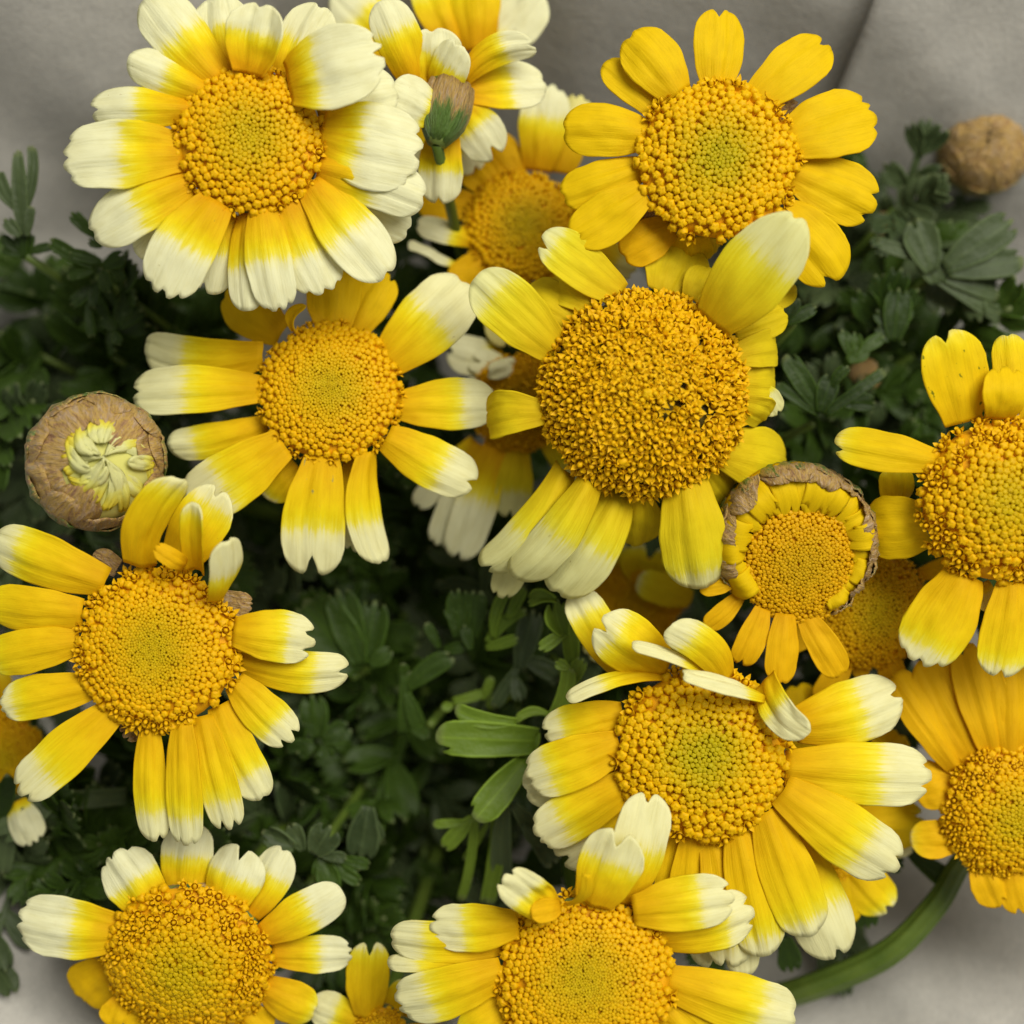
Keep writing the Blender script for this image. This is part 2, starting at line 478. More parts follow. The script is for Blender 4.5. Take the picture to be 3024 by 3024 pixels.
def make_disc(fl, cx, cy, R, slope, dome, s_in, s_out, s_exp, mat, rmat='receptacle', open_from=0.93, open_frac=0.45, parts=150,
              dish=0.0, rough=0.0, seed=0, skip=None, size=1.06, dz=0.0):
    """domed floret disc; R in pixels of the photograph, slope = tilt of its axis"""
    r = random.Random(seed * 31 + 3)
    z0 = fl['z'] + dz
    k0 = (H - z0) / H
    R = R * k0
    o = at(cx, cy, z0)
    nz = Vector((slope[0], slope[1], 1)).normalized()
    ax = Vector((0, 1, 0)).cross(nz).normalized()
    ay = nz.cross(ax)
    def height(q):
        return dome * R * (max(0, 1 - q * q) ** 0.75) - dish * R * math.exp(-(q / 0.38) ** 2)
    def surf(q, th, lift=0):
        return o + (ax * (q * R * math.cos(th)) + ay * (q * R * math.sin(th)) + nz * (height(q) + lift)) * S
    def normal(q):
        d = 0.01
        return -(height(min(1, q + d)) - height(q - d)) / ((min(1, q + d) - q + d) * R)
    V, F = [], []                            # receptacle dome
    nr, na = 14, 40
    for i in range(nr):
        q = 1.0 * (i / (nr - 1))
        for k in range(na):
            V.append(surf(q * 0.97, k * 2 * math.pi / na, -0.05 * R)[:])
    for k in range(na):
        V.append((Vector(surf(0.80, k * 2 * math.pi / na, -0.05 * R)) - nz * (height(0.80) + 0.22 * R) * S)[:])
    for i in range(nr):
        for k in range(na):
            a, b = i * na + k, i * na + (k + 1) % na
            F.append((a, a + na, b + na, b))
    disc = mesh_obj('flower_disc', V, F, M[rmat], fl['root'], fl['loc'])
    GA = math.pi * (3 - math.sqrt(5))
    bv, bf, bt, off = [], [], [], 0
    def spacing(q):
        return s_in + (s_out - s_in) * q ** s_exp
    qs = np.linspace(0, 1, 400)
    dens = 2 * math.pi * qs / (0.866 * spacing(qs) ** 2)
    cum = np.concatenate([[0], np.cumsum((dens[1:] + dens[:-1]) / 2 * (qs[1] - qs[0]))])
    cnt = int(cum[-1])
    qq = np.interp(np.arange(cnt) + 0.5, cum, qs)
    rs = np.random.RandomState(seed + 5)
    ang = np.arange(cnt) * GA + rs.uniform(-.25, .25, cnt)
    pts = np.stack([qq * np.cos(ang), qq * np.sin(ang)], 1)
    for it in range(22):                     # let the florets push each other apart
        d = pts[:, None, :] - pts[None, :, :]
        dist = np.sqrt((d ** 2).sum(-1)) + 1e-6
        sp = spacing(np.minimum(1, np.sqrt((pts ** 2).sum(-1))))
        tgt = (sp[:, None] + sp[None, :]) * 0.5
        push = np.where(dist < tgt, (tgt - dist) * 0.32, 0)
        np.fill_diagonal(push, 0)
        pts = pts + (d / dist[..., None] * push[..., None]).sum(1)
        rad_ = np.sqrt((pts ** 2).sum(-1))
        pts = pts * np.where(rad_ > 1, 1 / np.maximum(rad_, 1e-6), 1)[:, None]
    rad_ = np.sqrt((pts ** 2).sum(-1))
    order = np.argsort(rad_)
    items = [(max(0.01, float(rad_[i])), math.atan2(pts[i, 1], pts[i, 0]), float(spacing(min(1, rad_[i]))) * R * size) for i in order]
    for idx, (q, th, sz) in enumerate(items):
        if skip and skip(q * math.cos(th), q * math.sin(th), r):
            continue
        op = r.random() < (open_frac if q > open_from else 0.0)
        kind = 'o' if op else 'b'
        vi = r.randrange(5 if op else 4)
        sl = normal(q)
        rad = ax * math.cos(th) + ay * math.sin(th)
        nn = (nz + rad * sl * 0.85 + (ax * r.uniform(-1, 1) + ay * r.uniform(-1, 1)) * (0.17 + rough)).normalized()
        t1 = Vector((0.3, 0.9, 0.1)).cross(nn).normalized()
        t2 = nn.cross(t1)
        an = r.uniform(0, 2 * math.pi)
        b1 = t1 * math.cos(an) + t2 * math.sin(an)
        b2 = nn.cross(b1)
        pos = surf(q, th, sz * r.uniform(-0.16, 0.20) + rough * sz * r.uniform(-.6, .8))
        sc = sz * r.uniform(0.90, 1.20) * (1.22 if op else 1.0)
        tone = min(1.0, max(0.0, (q - 0.12) / 0.75)) + r.uniform(-.08, .08)
        if len(items) - idx <= parts:
            mt = Matrix((b1, b2, nn)).transposed().to_4x4() @ Matrix.Scale(sc, 4)
            mt.translation = pos - fl['loc']
            ob = bpy.data.objects.new('floret', floret_mesh(kind, vi, mat))
            C.objects.link(ob)
            ob.parent = disc
            ob.matrix_local = mt
            ob['tone'] = tone
        else:
            Vv, Ff = (BUDS if kind == 'b' else OPENS)[vi]
            B = np.array([b1[:], b2[:], nn[:]])
            bv.append(Vv @ B * sc * S + np.array(pos[:]))
            bf += [tuple(a + off for a in f) for f in Ff]
            bt += [tone] * len(Vv)
            off += len(Vv)
    if bv:
        ob = mesh_obj('inner_florets', np.concatenate(bv), bf, M[mat], disc, fl['loc'], {'tone': bt})
        ob['kind'] = 'stuff'
    return disc

# ---------------------------------------------------------------- stems and cups
GATHER = Vector(((1540 - 1512) * S * 1.6, (1512 - 1750) * S * 1.6, -3300 * S))
def tube(points, radii, seg=10, ridge=0.0):
    pts = [Vector(p) for p in points]
    V, F = [], []
    prev = None
    for i, p in enumerate(pts):
        d = (pts[min(i + 1, len(pts) - 1)] - pts[max(i - 1, 0)]).normalized()
        if prev is None:
            x = d.orthogonal().normalized()
        else:
            x = (prev - d * prev.dot(d)).normalized()
        prev = x
        y = d.cross(x)
        for k in range(seg):
            th = 2 * math.pi * k / seg
            rr = radii[i] * (1 + ridge * math.cos(th * 8))
            V.append((p + x * (rr * math.cos(th)) + y * (rr * math.sin(th)))[:])
    for i in range(len(pts) - 1):
        for k in range(seg):
            a, b = i * seg + k, i * seg + (k + 1) % seg
            F.append((a, b, b + seg, a + seg))
    F.append(tuple(range(seg))[::-1])
    F.append(tuple(range((len(pts) - 1) * seg, len(pts) * seg)))
    return V, F
def bez(p0, p1, p2, p3, n):
    out = []
    for i in range(n):
        t = i / (n - 1)
        out.append(p0 * (1 - t) ** 3 + p1 * (3 * t * (1 - t) ** 2) + p2 * (3 * t * t * (1 - t)) + p3 * t ** 3)
    return out
def foot_of(seed):
    r = random.Random(seed * 17 + 1)
    return GATHER + Vector((r.uniform(-140, 140) * S, r.uniform(-140, 140) * S, r.uniform(-30, 30) * S))
def make_stem(root, loc, head, down, foot, r0=24, r1=32, name='stem', n=14):
    L = (head - foot).length
    lean = (foot - head).normalized()
    pts = bez(head, head + (down * 0.09 + lean * 0.22) * L, foot + Vector((0, 0, 1)) * (0.35 * L), foot, n)
    V, F = tube(pts, [S * (r0 + (r1 - r0) * i / (n - 1)) for i in range(n)], 8)
    return mesh_obj(name, V, F, M['stem'], root, loc), pts
def make_cup(fl, o, axis, R, depth, name='involucre', ring_n=14, mat='bract', tipr=0.97, green=0.8, p0=(0.78, 0.72), wd=0.52):
    """green cup of overlapping scales under the flower head (R metres)"""
    nz = axis.normalized()
    ax = nz.orthogonal().normalized()
    ay = nz.cross(ax)
    V, F = [], []
    prof = [(0.16, -1.0), (0.45, -0.96), (0.74, -0.70), (0.93, -0.3), (0.99, 0.0), (0.6, 0.05)]
    seg = 24
    for (rr, z) in prof:
        for k in range(seg):
            th = 2 * math.pi * k / seg
            V.append((o + (ax * math.cos(th) + ay * math.sin(th)) * (rr * R) + nz * (z * depth))[:])
    for i in range(len(prof) - 1):
        for k in range(seg):
            a, b = i * seg + k, i * seg + (k + 1) % seg
            F.append((a, b, b + seg, a + seg))
    cup = mesh_obj(name, V, F, M['cup'], fl['root'], fl['loc'])
    r = random.Random(int(R * 1e6))
    for k in range(ring_n):
        th = 2 * math.pi * (k + r.uniform(-.2, .2)) / ring_n
        d = ax * math.cos(th) + ay * math.sin(th)
        P0 = o + d * (p0[0] * R) - nz * (p0[1] * depth)
        P1 = o + d * (tipr * R) + nz * (0.0 * depth)
        tang = nz.cross(d)
        v, A, Sv = blade(P0, P1, R * wd, 8, 9, arch=-R * (0.05 if wd < .6 else 0.34), groove=0, wav=0.05, cup=0.22, bw=.6, seed=k + 3, side=tang)
        ob = mesh_obj('bract', v, grid_faces(8, 9), M[mat], cup, fl['loc'],
                      {'pa': A, 'ps': Sv, 'pr': [r.random()] * len(A), 'pg': [max(0, green - 1.1 * a - 0.3 * abs(s)) for a, s in zip(A, Sv)]})
        solid(ob, 4 * S, 0)
    return cup

def start_flower(name, label, cat, view, cx, cy, z, slope=(0, 0), mat='two', droop=-0.10, group='crown daisies in the bunch', foot_seed=0, stem=True):
    x, y = src(view, cx, cy)
    foot = foot_of(foot_seed)
    root = thing(name, label, cat, foot, group)
    o = at(x, y, z)
    def plane(px, py):
        k = (H - z) / H
        return z - (slope[0] * (px - x) + slope[1] * (y - py)) * k
    return dict(root=root, loc=foot.copy(), z=z, x=x, y=y, o=o, slope=slope, mat=mat, droop=droop, plane=plane, view=view, foot=foot)
def petals(fl, rows):
    s0 = None
    for row in rows:
        bx, by, tx, ty, w, wf = row[:6]
        opt = row[6] if len(row) > 6 else {}
        v = opt.get('v', fl['view'])
        sc = VIEWS[v][2]
        b, t = src(v, bx, by), src(v, tx, ty)
        make_petal(fl, b[0], b[1], t[0], t[1], w / sc, wf, opt)
def fill_petals(fl, R, angles, length, w, wf, **opt):
    """petals on the far side of a head, outside the picture; R, length, w in photograph pixels"""
    for a in angles:
        c, s = math.cos(math.radians(a)), math.sin(math.radians(a))
        make_petal(fl, fl['x'] + R * .92 * c, fl['y'] - R * .92 * s, fl['x'] + (R + length) * c, fl['y'] - (R + length) * s, w, wf, dict(opt))
def head_base(fl, R, stem=True, depth=0.55, ring_n=14):
    nz = Vector((fl['slope'][0], fl['slope'][1], 1)).normalized()
    k = (H - fl['z']) / H
    make_cup(fl, fl['o'] - nz * (30 * S), nz, R * k * S * 0.98, R * k * S * depth, ring_n=ring_n)
    if stem:
        make_stem(fl['root'], fl['loc'], fl['o'] - nz * (30 * S + R * k * S * depth * 0.95), -nz, fl['foot'])

#@@STRUCT
# ---------------------------------------------------------------- wrapping paper
def paper_sheet(name, label, fn, x0, x1, y0, y1, nx, ny, inside=None, group=None):
    V, F, idx = [], [], {}
    for j in range(ny):
        for i in range(nx):
            x = x0 + (x1 - x0) * i / (nx - 1)
            y = y0 + (y1 - y0) * j / (ny - 1)
            idx[(i, j)] = len(V)
            V.append(fn(x, y)[:])
    for j in range(ny - 1):
        for i in range(nx - 1):
            F.append((idx[(i, j)], idx[(i + 1, j)], idx[(i + 1, j + 1)], idx[(i, j + 1)]))
    ob = mesh_obj(name, V, F, M['paper'], None, V[0])
    ob['label'] = label
    ob['category'] = 'wrapping paper'
    if group:
        ob['group'] = group
    solid(ob, 5 * S, -1)
    return ob
def funnel(x, y, lift=0.0):
    """a wide paper cone round the stems; x, y in pixel units of the place"""
    gx, gy = GATHER.x / S, GATHER.y / S
    dx, dy = x - gx, y - gy
    r = math.hypot(dx, dy)
    th = math.atan2(dy, dx)
    q = min(1.0, r / 2300)
    z = -3380 + 2250 * (q ** 0.62) + 240 * max(0, r / 2300 - 1)
    if y > 500:                              # the back of the cone stands up steeply
        z += 0.66 * (y - 500) ** 1.02 - 300 * min(1, (y - 500) / 500)
    south = max(0.0, -(y + 300))             # the front turns down into a wide lip
    z += 0.55 * min(south, 1500)
    z += 420 * q * q * max(0, -math.sin(th)) * max(0, -math.cos(th))
    # long soft pleats running out of the gather point
    z = min(z, -400 + 0.35 * (z + 400)) if y < 0 else z
    z += (46 * math.sin(th * 9 + 0.6) + 30 * math.sin(th * 17 + 2.0) + 14 * math.sin(th * 31)) * q
    z += 60 * noise.noise(Vector((x * 0.0011, y * 0.0011, 3.3))) + 16 * noise.noise(Vector((x * 0.005, y * 0.005, 9.1)))
    return Vector((x * S, y * S, (z + lift) * S))
paper_sheet('wrapping_paper', 'large sheet of grey paper wrapped like a cone round the whole bunch', lambda x, y: funnel(x, y), -3300, 3300, -3300, 3300, 150, 150)
def flap(u, v):
    # second turn of the paper, overlapping on the upper right; u across, v out
    y = 300 + v * 3000
    xe = 1130 + 0.30 * (y - 1500) * 0.9
    x = xe + u * 2200
    p = funnel(x, y, 50 + 70 * (1 - u) ** 4 + 16 * math.sin(v * 9))
    return p
paper_sheet('wrapping_paper', 'overlapping flap of grey paper behind the plain yellow daisy', flap, 0, 1, 0, 1, 60, 60)

#@@FLOWERS
# ---------------------------------------------------------------- flower A: white and gold, top left
A_ = start_flower('daisy_flower', 'broad white and gold daisy with overlapping petals, above the two toned daisy beside the bud', 'flower', 'Z1', 950, 615, 150, (0.06, 0.04), 'cream', -0.03, foot_seed=1)
make_disc(A_, A_['x'], A_['y'], 218, (0.06, 0.04), 0.30, .042, .122, .8, 'floret', seed=1, dish=0.05)
petals(A_, [
    (700, 900, 455, 1120, 190, .45, dict(l=-1.4, t='r')), (840, 930, 770, 1290, 190, .5, dict(l=-1.2)),
    (1250, 800, 1645, 1020, 200, .42, dict(l=-1.5, t='s')), (860, 320, 800, -20, 270, .55, dict(l=-.8, t='s')),
    (1100, 340, 1270, 25, 240, .45, dict(l=-.6, t='s')), (1240, 470, 1595, 390, 270, .35, dict(l=-.7, t='s')),
    (810, 345, 500, -20, 255, .47, dict(l=.1, t='s')), (765, 410, 415, 255, 175, .50, dict(l=.4, t='r', tz=30, cup=-.25)),
    (690, 475, 250, 475, 185, .52, dict(l=.3, t='2', cup=-.25)), (660, 670, 130, 700, 305, .47, dict(l=.2, t='4')),
    (690, 790, 250, 1025, 265, .50, dict(l=.0, t='s')), (800, 880, 555, 1295, 290, .48, dict(l=.3, t='4')),
    (935, 930, 935, 1365, 160, .55, dict(l=-.5, t='r', roll=14)), (1000, 900, 1075, 1365, 205, .5, dict(l=.0, t='4')),
    (1105, 880, 1285, 1285, 265, .55, dict(l=.25, t='4')), (1215, 800, 1550, 1215, 265, .5, dict(l=.1, t='s')),
    (1250, 730, 1715, 880, 230, .5, dict(l=.0, t='s')), (1255, 590, 1700, 690, 380, .38, dict(l=.3, t='4', tz=20)),
    (955, 325, 1010, 15, 255, .55, dict(l=.5, t='s', tz=60, cup=.2)), (1120, 370, 1540, 240, 360, .32, dict(l=1.0, t='4', tz=90, arch=.14, cup=.05)),
])
head_base(A_, 218)

# flower B: plain yellow, top right
B_ = start_flower('daisy_flower', 'plain yellow daisy with ten separate notched petals, against grey paper', 'flower', 'Z2', 1182, 612, 100, (0.0, 0.03), 'lemon', -0.08, foot_seed=2)
make_disc(B_, B_['x'], B_['y'], 236, (0.0, 0.03), 0.30, .042, .118, .8, 'floret_green', seed=2, dish=0.05)
petals(B_, [
    (1390, 430, 1490, 395, 90, 2, dict(m='bract', l=-1.0, wav=.1, bw=.8)), (960, 800, 870, 880, 120, 2, dict(m='bract', l=-1.8, wav=.1, bw=.8)),
    (1010, 860, 820, 975, 170, 2, dict(l=-1.3, t='s', m='gold')), (1090, 900, 1065, 1010, 190, 2, dict(l=-1.2, tz=-140, t='3')), (1150, 890, 1170, 960, 120, 2, dict(l=-1, tz=-150)),
    (975, 430, 755, 240, 150, 2, dict(l=-.5, t='r')), (1035, 355, 850, 130, 215, 2, dict(l=.2, t='s')),
    (1180, 335, 1200, 35, 205, 2, dict(t='2', l=.1)), (1325, 375, 1600, 165, 205, 2, dict(t='2')),
    (1445, 530, 1780, 430, 270, 2, dict(t='4', tipw=.95)), (1475, 655, 1785, 790, 240, 2, dict(t='3', l=-.3)),
    (1420, 800, 1645, 1065, 245, 2, dict(t='2l', l=-.2)), (920, 510, 595, 485, 205, 2, dict(t='s', l=.1)),
    (895, 635, 590, 745, 170, 2, dict(t='s', l=-.4)), (905, 730, 630, 910, 195, 2, dict(t='2', l=.3)),
])
head_base(B_, 232)

# flower C: two toned, middle left
C_ = start_flower('daisy_flower', 'two toned yellow and cream daisy right of the brown bud', 'flower', 'Z3', 1570, 575, -120, (0.02, 0.14), 'two', -0.13, foot_seed=3)
make_disc(C_, C_['x'], C_['y'], 208, (0.02, 0.14), 0.34, .032, .112, 1.5, 'floret', seed=3, dish=0.06)
petals(C_, [
    (1340, 300, 1070, 110, 240, 2, dict(l=-1.2)), (1410, 920, 1260, 1075, 190, .9, dict(l=-1.4, t='r')),
    (1690, 890, 1700, 1335, 210, .66, dict(l=-1.1, t='3')), (1690, 285, 1840, 10, 200, 2, dict(l=-.7)), (1580, 295, 1600, -30, 260, 2, dict(l=.0)),
    (1250, 400, 690, 370, 235, .62, dict(t='r', bend=.10, tz=-110)), (1240, 560, 635, 580, 230, .55, dict(t='2', tipw=.95)),
    (1270, 730, 800, 830, 165, .72, dict(l=-.8, t='r', bend=.05)), (1350, 820, 890, 1110, 290, .6, dict(l=.2, t='s', bend=.03)),
    (1530, 880, 1485, 1450, 300, .58, dict(t='2d', l=.4, arch=.10, m='grey_speck')), (1755, 860, 1815, 1390, 160, .6, dict(l=.2, roll=-30, t='s', bend=-.09)),
    (60, 1030, 450, 1235, 225, .60, dict(v='Z4', t='2', l=.3)), (110, 890, 545, 880, 230, .62, dict(v='Z4', t='2', l=.0)),
    (60, 690, 415, 345, 300, .52, dict(v='Z4', t='s', l=.2, tipw=.95)), (1405, 290, 1450, 160, 50, 2, dict(bend=.3, t='r', tz=60, l=.6, cup=.3)),
])
head_base(C_, 206)

# flower D: old, wide open florets
D_ = start_flower('daisy_flower', 'largest ageing daisy with a frayed amber dome and drooping olive yellow petals', 'flower', 'Z4', 1190, 838, 60, (0.0, 0.0), 'old', -0.22, foot_seed=4)
dr = random.Random(5)
def d_skip(x, y, r):
    return (math.hypot((x - .36) / .26, (y + .15) / .17) < 1 and r.random() < .62) or (math.hypot((x - .55) / .3, (y + .15) / .35) < 1 and r.random() < .28) or r.random() < .03
make_disc(D_, D_['x'], D_['y'], 296, (0.0, 0.0), 0.58, .074, .080, 1, 'floret_old', 'receptacle_old', open_from=0.0, open_frac=.93, parts=290, rough=.22, seed=4, skip=d_skip, size=1.42)
petals(D_, [
    (700, 1380, 560, 1730, 150, .45, dict(l=-1.6, z=-90)), (1690, 800, 1780, 925, 110, .35, dict(l=-1.5, t='2')),
    (1280, 400, 1380, 165, 300, 2, dict(l=-.9, t='s')), (1400, 420, 1490, 290, 170, 2, dict(l=-.6)), (1560, 480, 1855, 365, 160, 2, dict(l=-1.0)),
    (1590, 570, 1815, 480, 165, 2, dict(l=-.5)), (810, 650, 455, 320, 255, .74, dict(t='r', tz=60)),
    (900, 520, 670, 380, 210, 2, dict(l=-.3, tz=-120, arch=.3, t='r')), (980, 450, 790, 340, 190, 2, dict(l=.0, tz=-120, arch=.3, t='r')),
    (1090, 400, 745, 140, 215, .82, dict(l=.2, tz=40, t='2r')), (1490, 530, 1880, 55, 330, .60, dict(l=1.1, tz=170, t='s', pk=.5, tipw=.6)),
    (1590, 670, 1770, 640, 170, 2, dict(tz=-130, arch=.35, t='r')), (1600, 790, 1765, 800, 170, 2, dict(tz=-140, arch=.35, t='s', l=-.2)),
    (1600, 880, 1730, 940, 150, 2, dict(tz=-90, arch=.3, roll=25, l=.2)), (1530, 1080, 1810, 1150, 280, 2, dict(tz=-190, arch=.2, t='r')),
    (1470, 1150, 1590, 1300, 180, 2, dict(tz=-190, arch=.2, l=-.7, t='r')),
    (1375, 1210, 1440, 1690, 300, .82, dict(arch=.14, t='r', l=.2)), (1170, 1290, 1160, 1500, 210, 2, dict(tz=-160, arch=.12, l=-.6)),
    (1085, 1270, 800, 1715, 260, .46, dict(t='s', bend=.04, arch=.14, l=-.9, cup=-.2)), (950, 1220, 620, 1640, 200, .46, dict(t='r', bend=.06, arch=.15, l=.8, cup=-.3)),
    (840, 1170, 485, 1600, 190, .55, dict(t='2', bend=.10, arch=.14, l=-.5, cup=-.3)), (750, 915, 505, 960, 210, 2, dict(tz=-150, arch=.35, t='2l', l=.1, bend=-.08)),
])
head_base(D_, 290, depth=.45)

# flower E: left
E_ = start_flower('daisy_flower', 'yellow daisy with cream toothed tips, directly below the brown bud', 'flower', 'Z6', 750, 830, 100, (0.0, 0.0), 'two', -0.08, foot_seed=5)
make_disc(E_, E_['x'], E_['y'], 236, (0.0, 0.02), 0.30, .030, .122, 1.9, 'floret', seed=5, dish=0.05, open_from=.88, open_frac=.6, parts=180)
petals(E_, [
    (1060, 600, 1200, 630, 120, 2, dict(m='bract', l=-1.0, t='4', wav=.1, bw=.8)), (560, 450, 440, 385, 110, 2, dict(m='bract', l=-1.2, wav=.1, bw=.8)), (660, 1180, 590, 1250, 110, 2, dict(m='bract', l=-1.1, wav=.1, bw=.8)),
    (500, 520, -35, 320, 255, .75, dict(t='s', l=.2)), (390, 660, -60, 620, 225, 1.0, dict(t='3')), (380, 800, -60, 880, 215, .92, dict(t='3', l=.2)),
    (440, 1010, 0, 1100, 210, .82, dict(t='4', l=-.2)), (550, 1110, 90, 1520, 235, .68, dict(t='3', l=.1)),
    (715, 1190, 740, 1745, 160, .72, dict(t='2r')), (865, 1180, 890, 1765, 180, .74, dict(t='3', l=.2)),
    (960, 1150, 1095, 1690, 185, .72, dict(t='3d')), (1040, 1100, 1250, 1545, 195, .70, dict(t='s', l=-.3)),
    (1110, 990, 1395, 1270, 210, .68, dict(t='3d', l=.1)), (1140, 890, 1660, 935, 205, .67, dict(t='2d', l=-.7, bend=-.05)),
    (1110, 750, 1500, 795, 250, .63, dict(t='3d', l=.4)),
    (830, 440, 1050, 70, 260, .78, dict(l=-.6, t='2', tz=80)), (670, 440, 855, 20, 160, .88, dict(l=.6, roll=38, t='r', tz=160, bend=.10, bw=.8)),
    (940, 450, 930, 135, 115, .86, dict(l=.6, tz=160, t='r', cup=.3, bw=.75, roll=-10)), (880, 430, 735, 345, 90, 2, dict(l=1.2, tz=80, arch=.3, m='gold')),
    (1040, 600, 1080, 315, 95, .45, dict(l=.8, roll=60, tz=170, t='r', bend=-.12)),
])
head_base(E_, 232)

# flower F: lower right of centre
F_ = start_flower('daisy_flower', 'many petalled yellow daisy with cream tips and greenish disc centre, beside the fresh green leaves', 'flower', 'Z7', 725, 795, 20, (-0.03, 0.03), 'two', -0.12, foot_seed=6)
make_disc(F_, F_['x'], F_['y'], 252, (-0.03, 0.03), 0.32, .045, .118, .8, 'floret_green', seed=6, dish=0.06)
petals(F_, [
    (430, 490, 250, 185, 155, .72, dict(l=-1.5, t='2')), (470, 1000, 190, 1190, 230, .5, dict(l=-1.5)), (430, 830, 60, 930, 210, .6, dict(l=-1.3)),
    (760, 1150, 745, 1590, 140, .7, dict(l=-1.6)), (850, 1150, 885, 1625, 140, .68, dict(l=-1.7, t='r')),
    (640, 1080, 600, 1330, 130, 2, dict(l=-.9)), (690, 1100, 670, 1400, 140, 2, dict(l=-.6)),
    (1060, 1120, 1240, 1555, 240, .52, dict(l=-1.0, t='2')), (770, 1110, 845, 1590, 190, .78, dict(l=-.5)),
    (865, 1090, 965, 1550, 200, .82, dict(l=-.1, t='r')), (965, 1010, 1140, 1470, 215, .84, dict(l=.4, t='r')),
    (1040, 850, 1585, 880, 235, .62, dict(l=.2, t='3')), (1075, 690, 1470, 570, 240, .60, dict(l=.0, t='2')),
    (1030, 930, 1460, 1220, 235, .65, dict(l=.6, t='3')), (430, 640, 130, 710, 150, .74, dict(l=-.5)),
    (420, 760, 70, 890, 205, .73, dict(l=.1, t='4')), (460, 900, 105, 1105, 190, .70, dict(l=-.2, t='4')),
    (570, 500, 220, 590, 48, .6, dict(roll=55, t='r', bend=-.10, l=.4, tz=60)), (590, 480, 340, 300, 220, .74, dict(l=.2, t='2', tz=90)),
    (820, 520, 600, 320, 140, .72, dict(l=.7, tz=120, t='r', bend=-.12)), (745, 495, 465, 385, 40, .35, dict(l=1.1, roll=50, tz=110, t='r', bend=-.06)),
    (960, 580, 655, 495, 50, .22, dict(l=1.4, roll=50, tz=130, t='r', wav=.12, bend=-.03)),
    (965, 515, 1120, 725, 120, .45, dict(l=1.2, roll=30, tz=110, t='r', bend=-.14, bw=.75, wav=.08)),
])
head_base(F_, 250)

# flower G: bottom centre
G_ = start_flower('daisy_flower', 'yellow daisy with a crumpled small petal, in front of the many petalled daisy', 'flower', 'Y2', 880, 715, 150, (-0.03, -0.10), 'two', -0.06, foot_seed=7)
make_disc(G_, G_['x'], G_['y'], 256, (-0.03, 0.12), 0.30, .030, .108, 1.9, 'floret', seed=7, dish=0.04, parts=170)
petals(G_, [
    (590, 590, 185, 565, 150, .68, dict(l=-.7, t='s')), (560, 640, 175, 652, 50, .7, dict(l=-1.0, roll=40, t='r')),
    (640, 520, 325, 530, 175, .6, dict(t='3', l=.2)), (585, 690, 205, 800, 195, .65, dict(t='4', l=.1)), (620, 790, 440, 930, 160, .9, dict(l=-.2)),
    (1010, 450, 1110, 50, 195, .52, dict(l=-.8, t='2', tz=60)), (905, 450, 1010, 185, 225, .58, dict(l=.1, t='2d', tz=80)),
    (1130, 560, 1480, 470, 205, .68, dict(l=-.6, t='3')), (1050, 470, 1410, 420, 200, .64, dict(l=.2, t='3')),
    (1165, 720, 1630, 850, 205, .70, dict(l=.1, t='s')), (1140, 800, 1330, 980, 190, .9, dict(l=-.4)),
    (770, 480, 590, 350, 150, .55, dict(l=.6, tz=110, wav=.13, t='3', bw=.6)), (815, 450, 885, 340, 42, 2, dict(l=1.2, tz=120, bend=-.22, t='r', roll=20)),
    (790, 455, 685, 480, 85, 2, dict(l=.9, tz=50, m='gold', t='r')),
])
fill_petals(G_, 250, (215, 235, 255, 275, 297, 318), 300, 160, .7)
head_base(G_, 250)

# flower H: bottom left
H_ = start_flower('daisy_flower', 'yellow daisy with short white tipped petals, overhanging the pale paper corner', 'flower', 'Z8', 718, 690, -110, (-0.02, -0.30), 'cream', -0.02, foot_seed=8)
make_disc(H_, H_['x'], H_['y'], 246, (-0.02, -0.30), 0.36, .060, .095, .8, 'floret', seed=8, open_from=.66, open_frac=.45, rough=.06, parts=220)
petals(H_, [
    (700, 450, 730, 165, 195, .52, dict(l=-.8, t='s')), (940, 520, 1085, 265, 160, .6, dict(l=-.8, t='s')), (440, 720, 300, 830, 210, 2, dict(l=-.9, t='s', tz=-60)),
    (460, 590, 65, 535, 245, .44, dict(t='4', l=.1)), (590, 500, 430, 280, 225, .48, dict(t='4', l=.2)), (830, 500, 930, 260, 225, .52, dict(t='2', l=.2)),
    (1000, 600, 1305, 430, 165, .58, dict(t='r')), (1035, 670, 1340, 665, 145, .58, dict(t='4', l=-.2)), (1000, 800, 1200, 890, 175, .95, dict(t='s')),
    (920, 880, 1010, 980, 165, 2, {}), (480, 840, 440, 950, 160, 2, {}), (600, 900, 570, 1010, 170, 2, {}), (790, 910, 810, 1020, 170, 2, {}),
])
head_base(H_, 240)

# flower I: right edge
I_ = start_flower('daisy_flower', 'high domed yellow daisy with green specks on one petal, right of the half open bud', 'flower', 'Y3', 1055, 935, 120, (0.0, 0.0), 'lemon', -0.10, foot_seed=9)
make_disc(I_, I_['x'], I_['y'], 240, (0.0, 0.0), 0.45, .055, .118, .7, 'floret', seed=9, open_from=.75, open_frac=.5, parts=180)
petals(I_, [
    (560, 960, 560, 770, 170, .9, dict(l=-3, t='r', tz=20)), (970, 1320, 1010, 1455, 110, .35, dict(l=-1.6, t='s')), (1120, 510, 1090, 140, 170, .95, dict(l=-.6, t='s')),
    (880, 560, 790, 125, 325, .95, dict(t='2', tz=60, m='green_speck')), (1050, 540, 1075, 295, 230, 2, dict(l=.6, arch=.3, t='3', tz=30)),
    (750, 740, 265, 650, 195, .92, dict(t='2r', l=.2)), (745, 1050, 400, 1070, 310, 2, dict(l=-.6, t='s', tz=-110)),
    (890, 1280, 655, 1705, 320, .80, dict(t='4', l=.2, m='two')), (1115, 1320, 1045, 1770, 260, .85, dict(t='2', m='two')),
])
fill_petals(I_, 240, (-62, -35, -10, 15, 40, 62), 270, 180, .93)
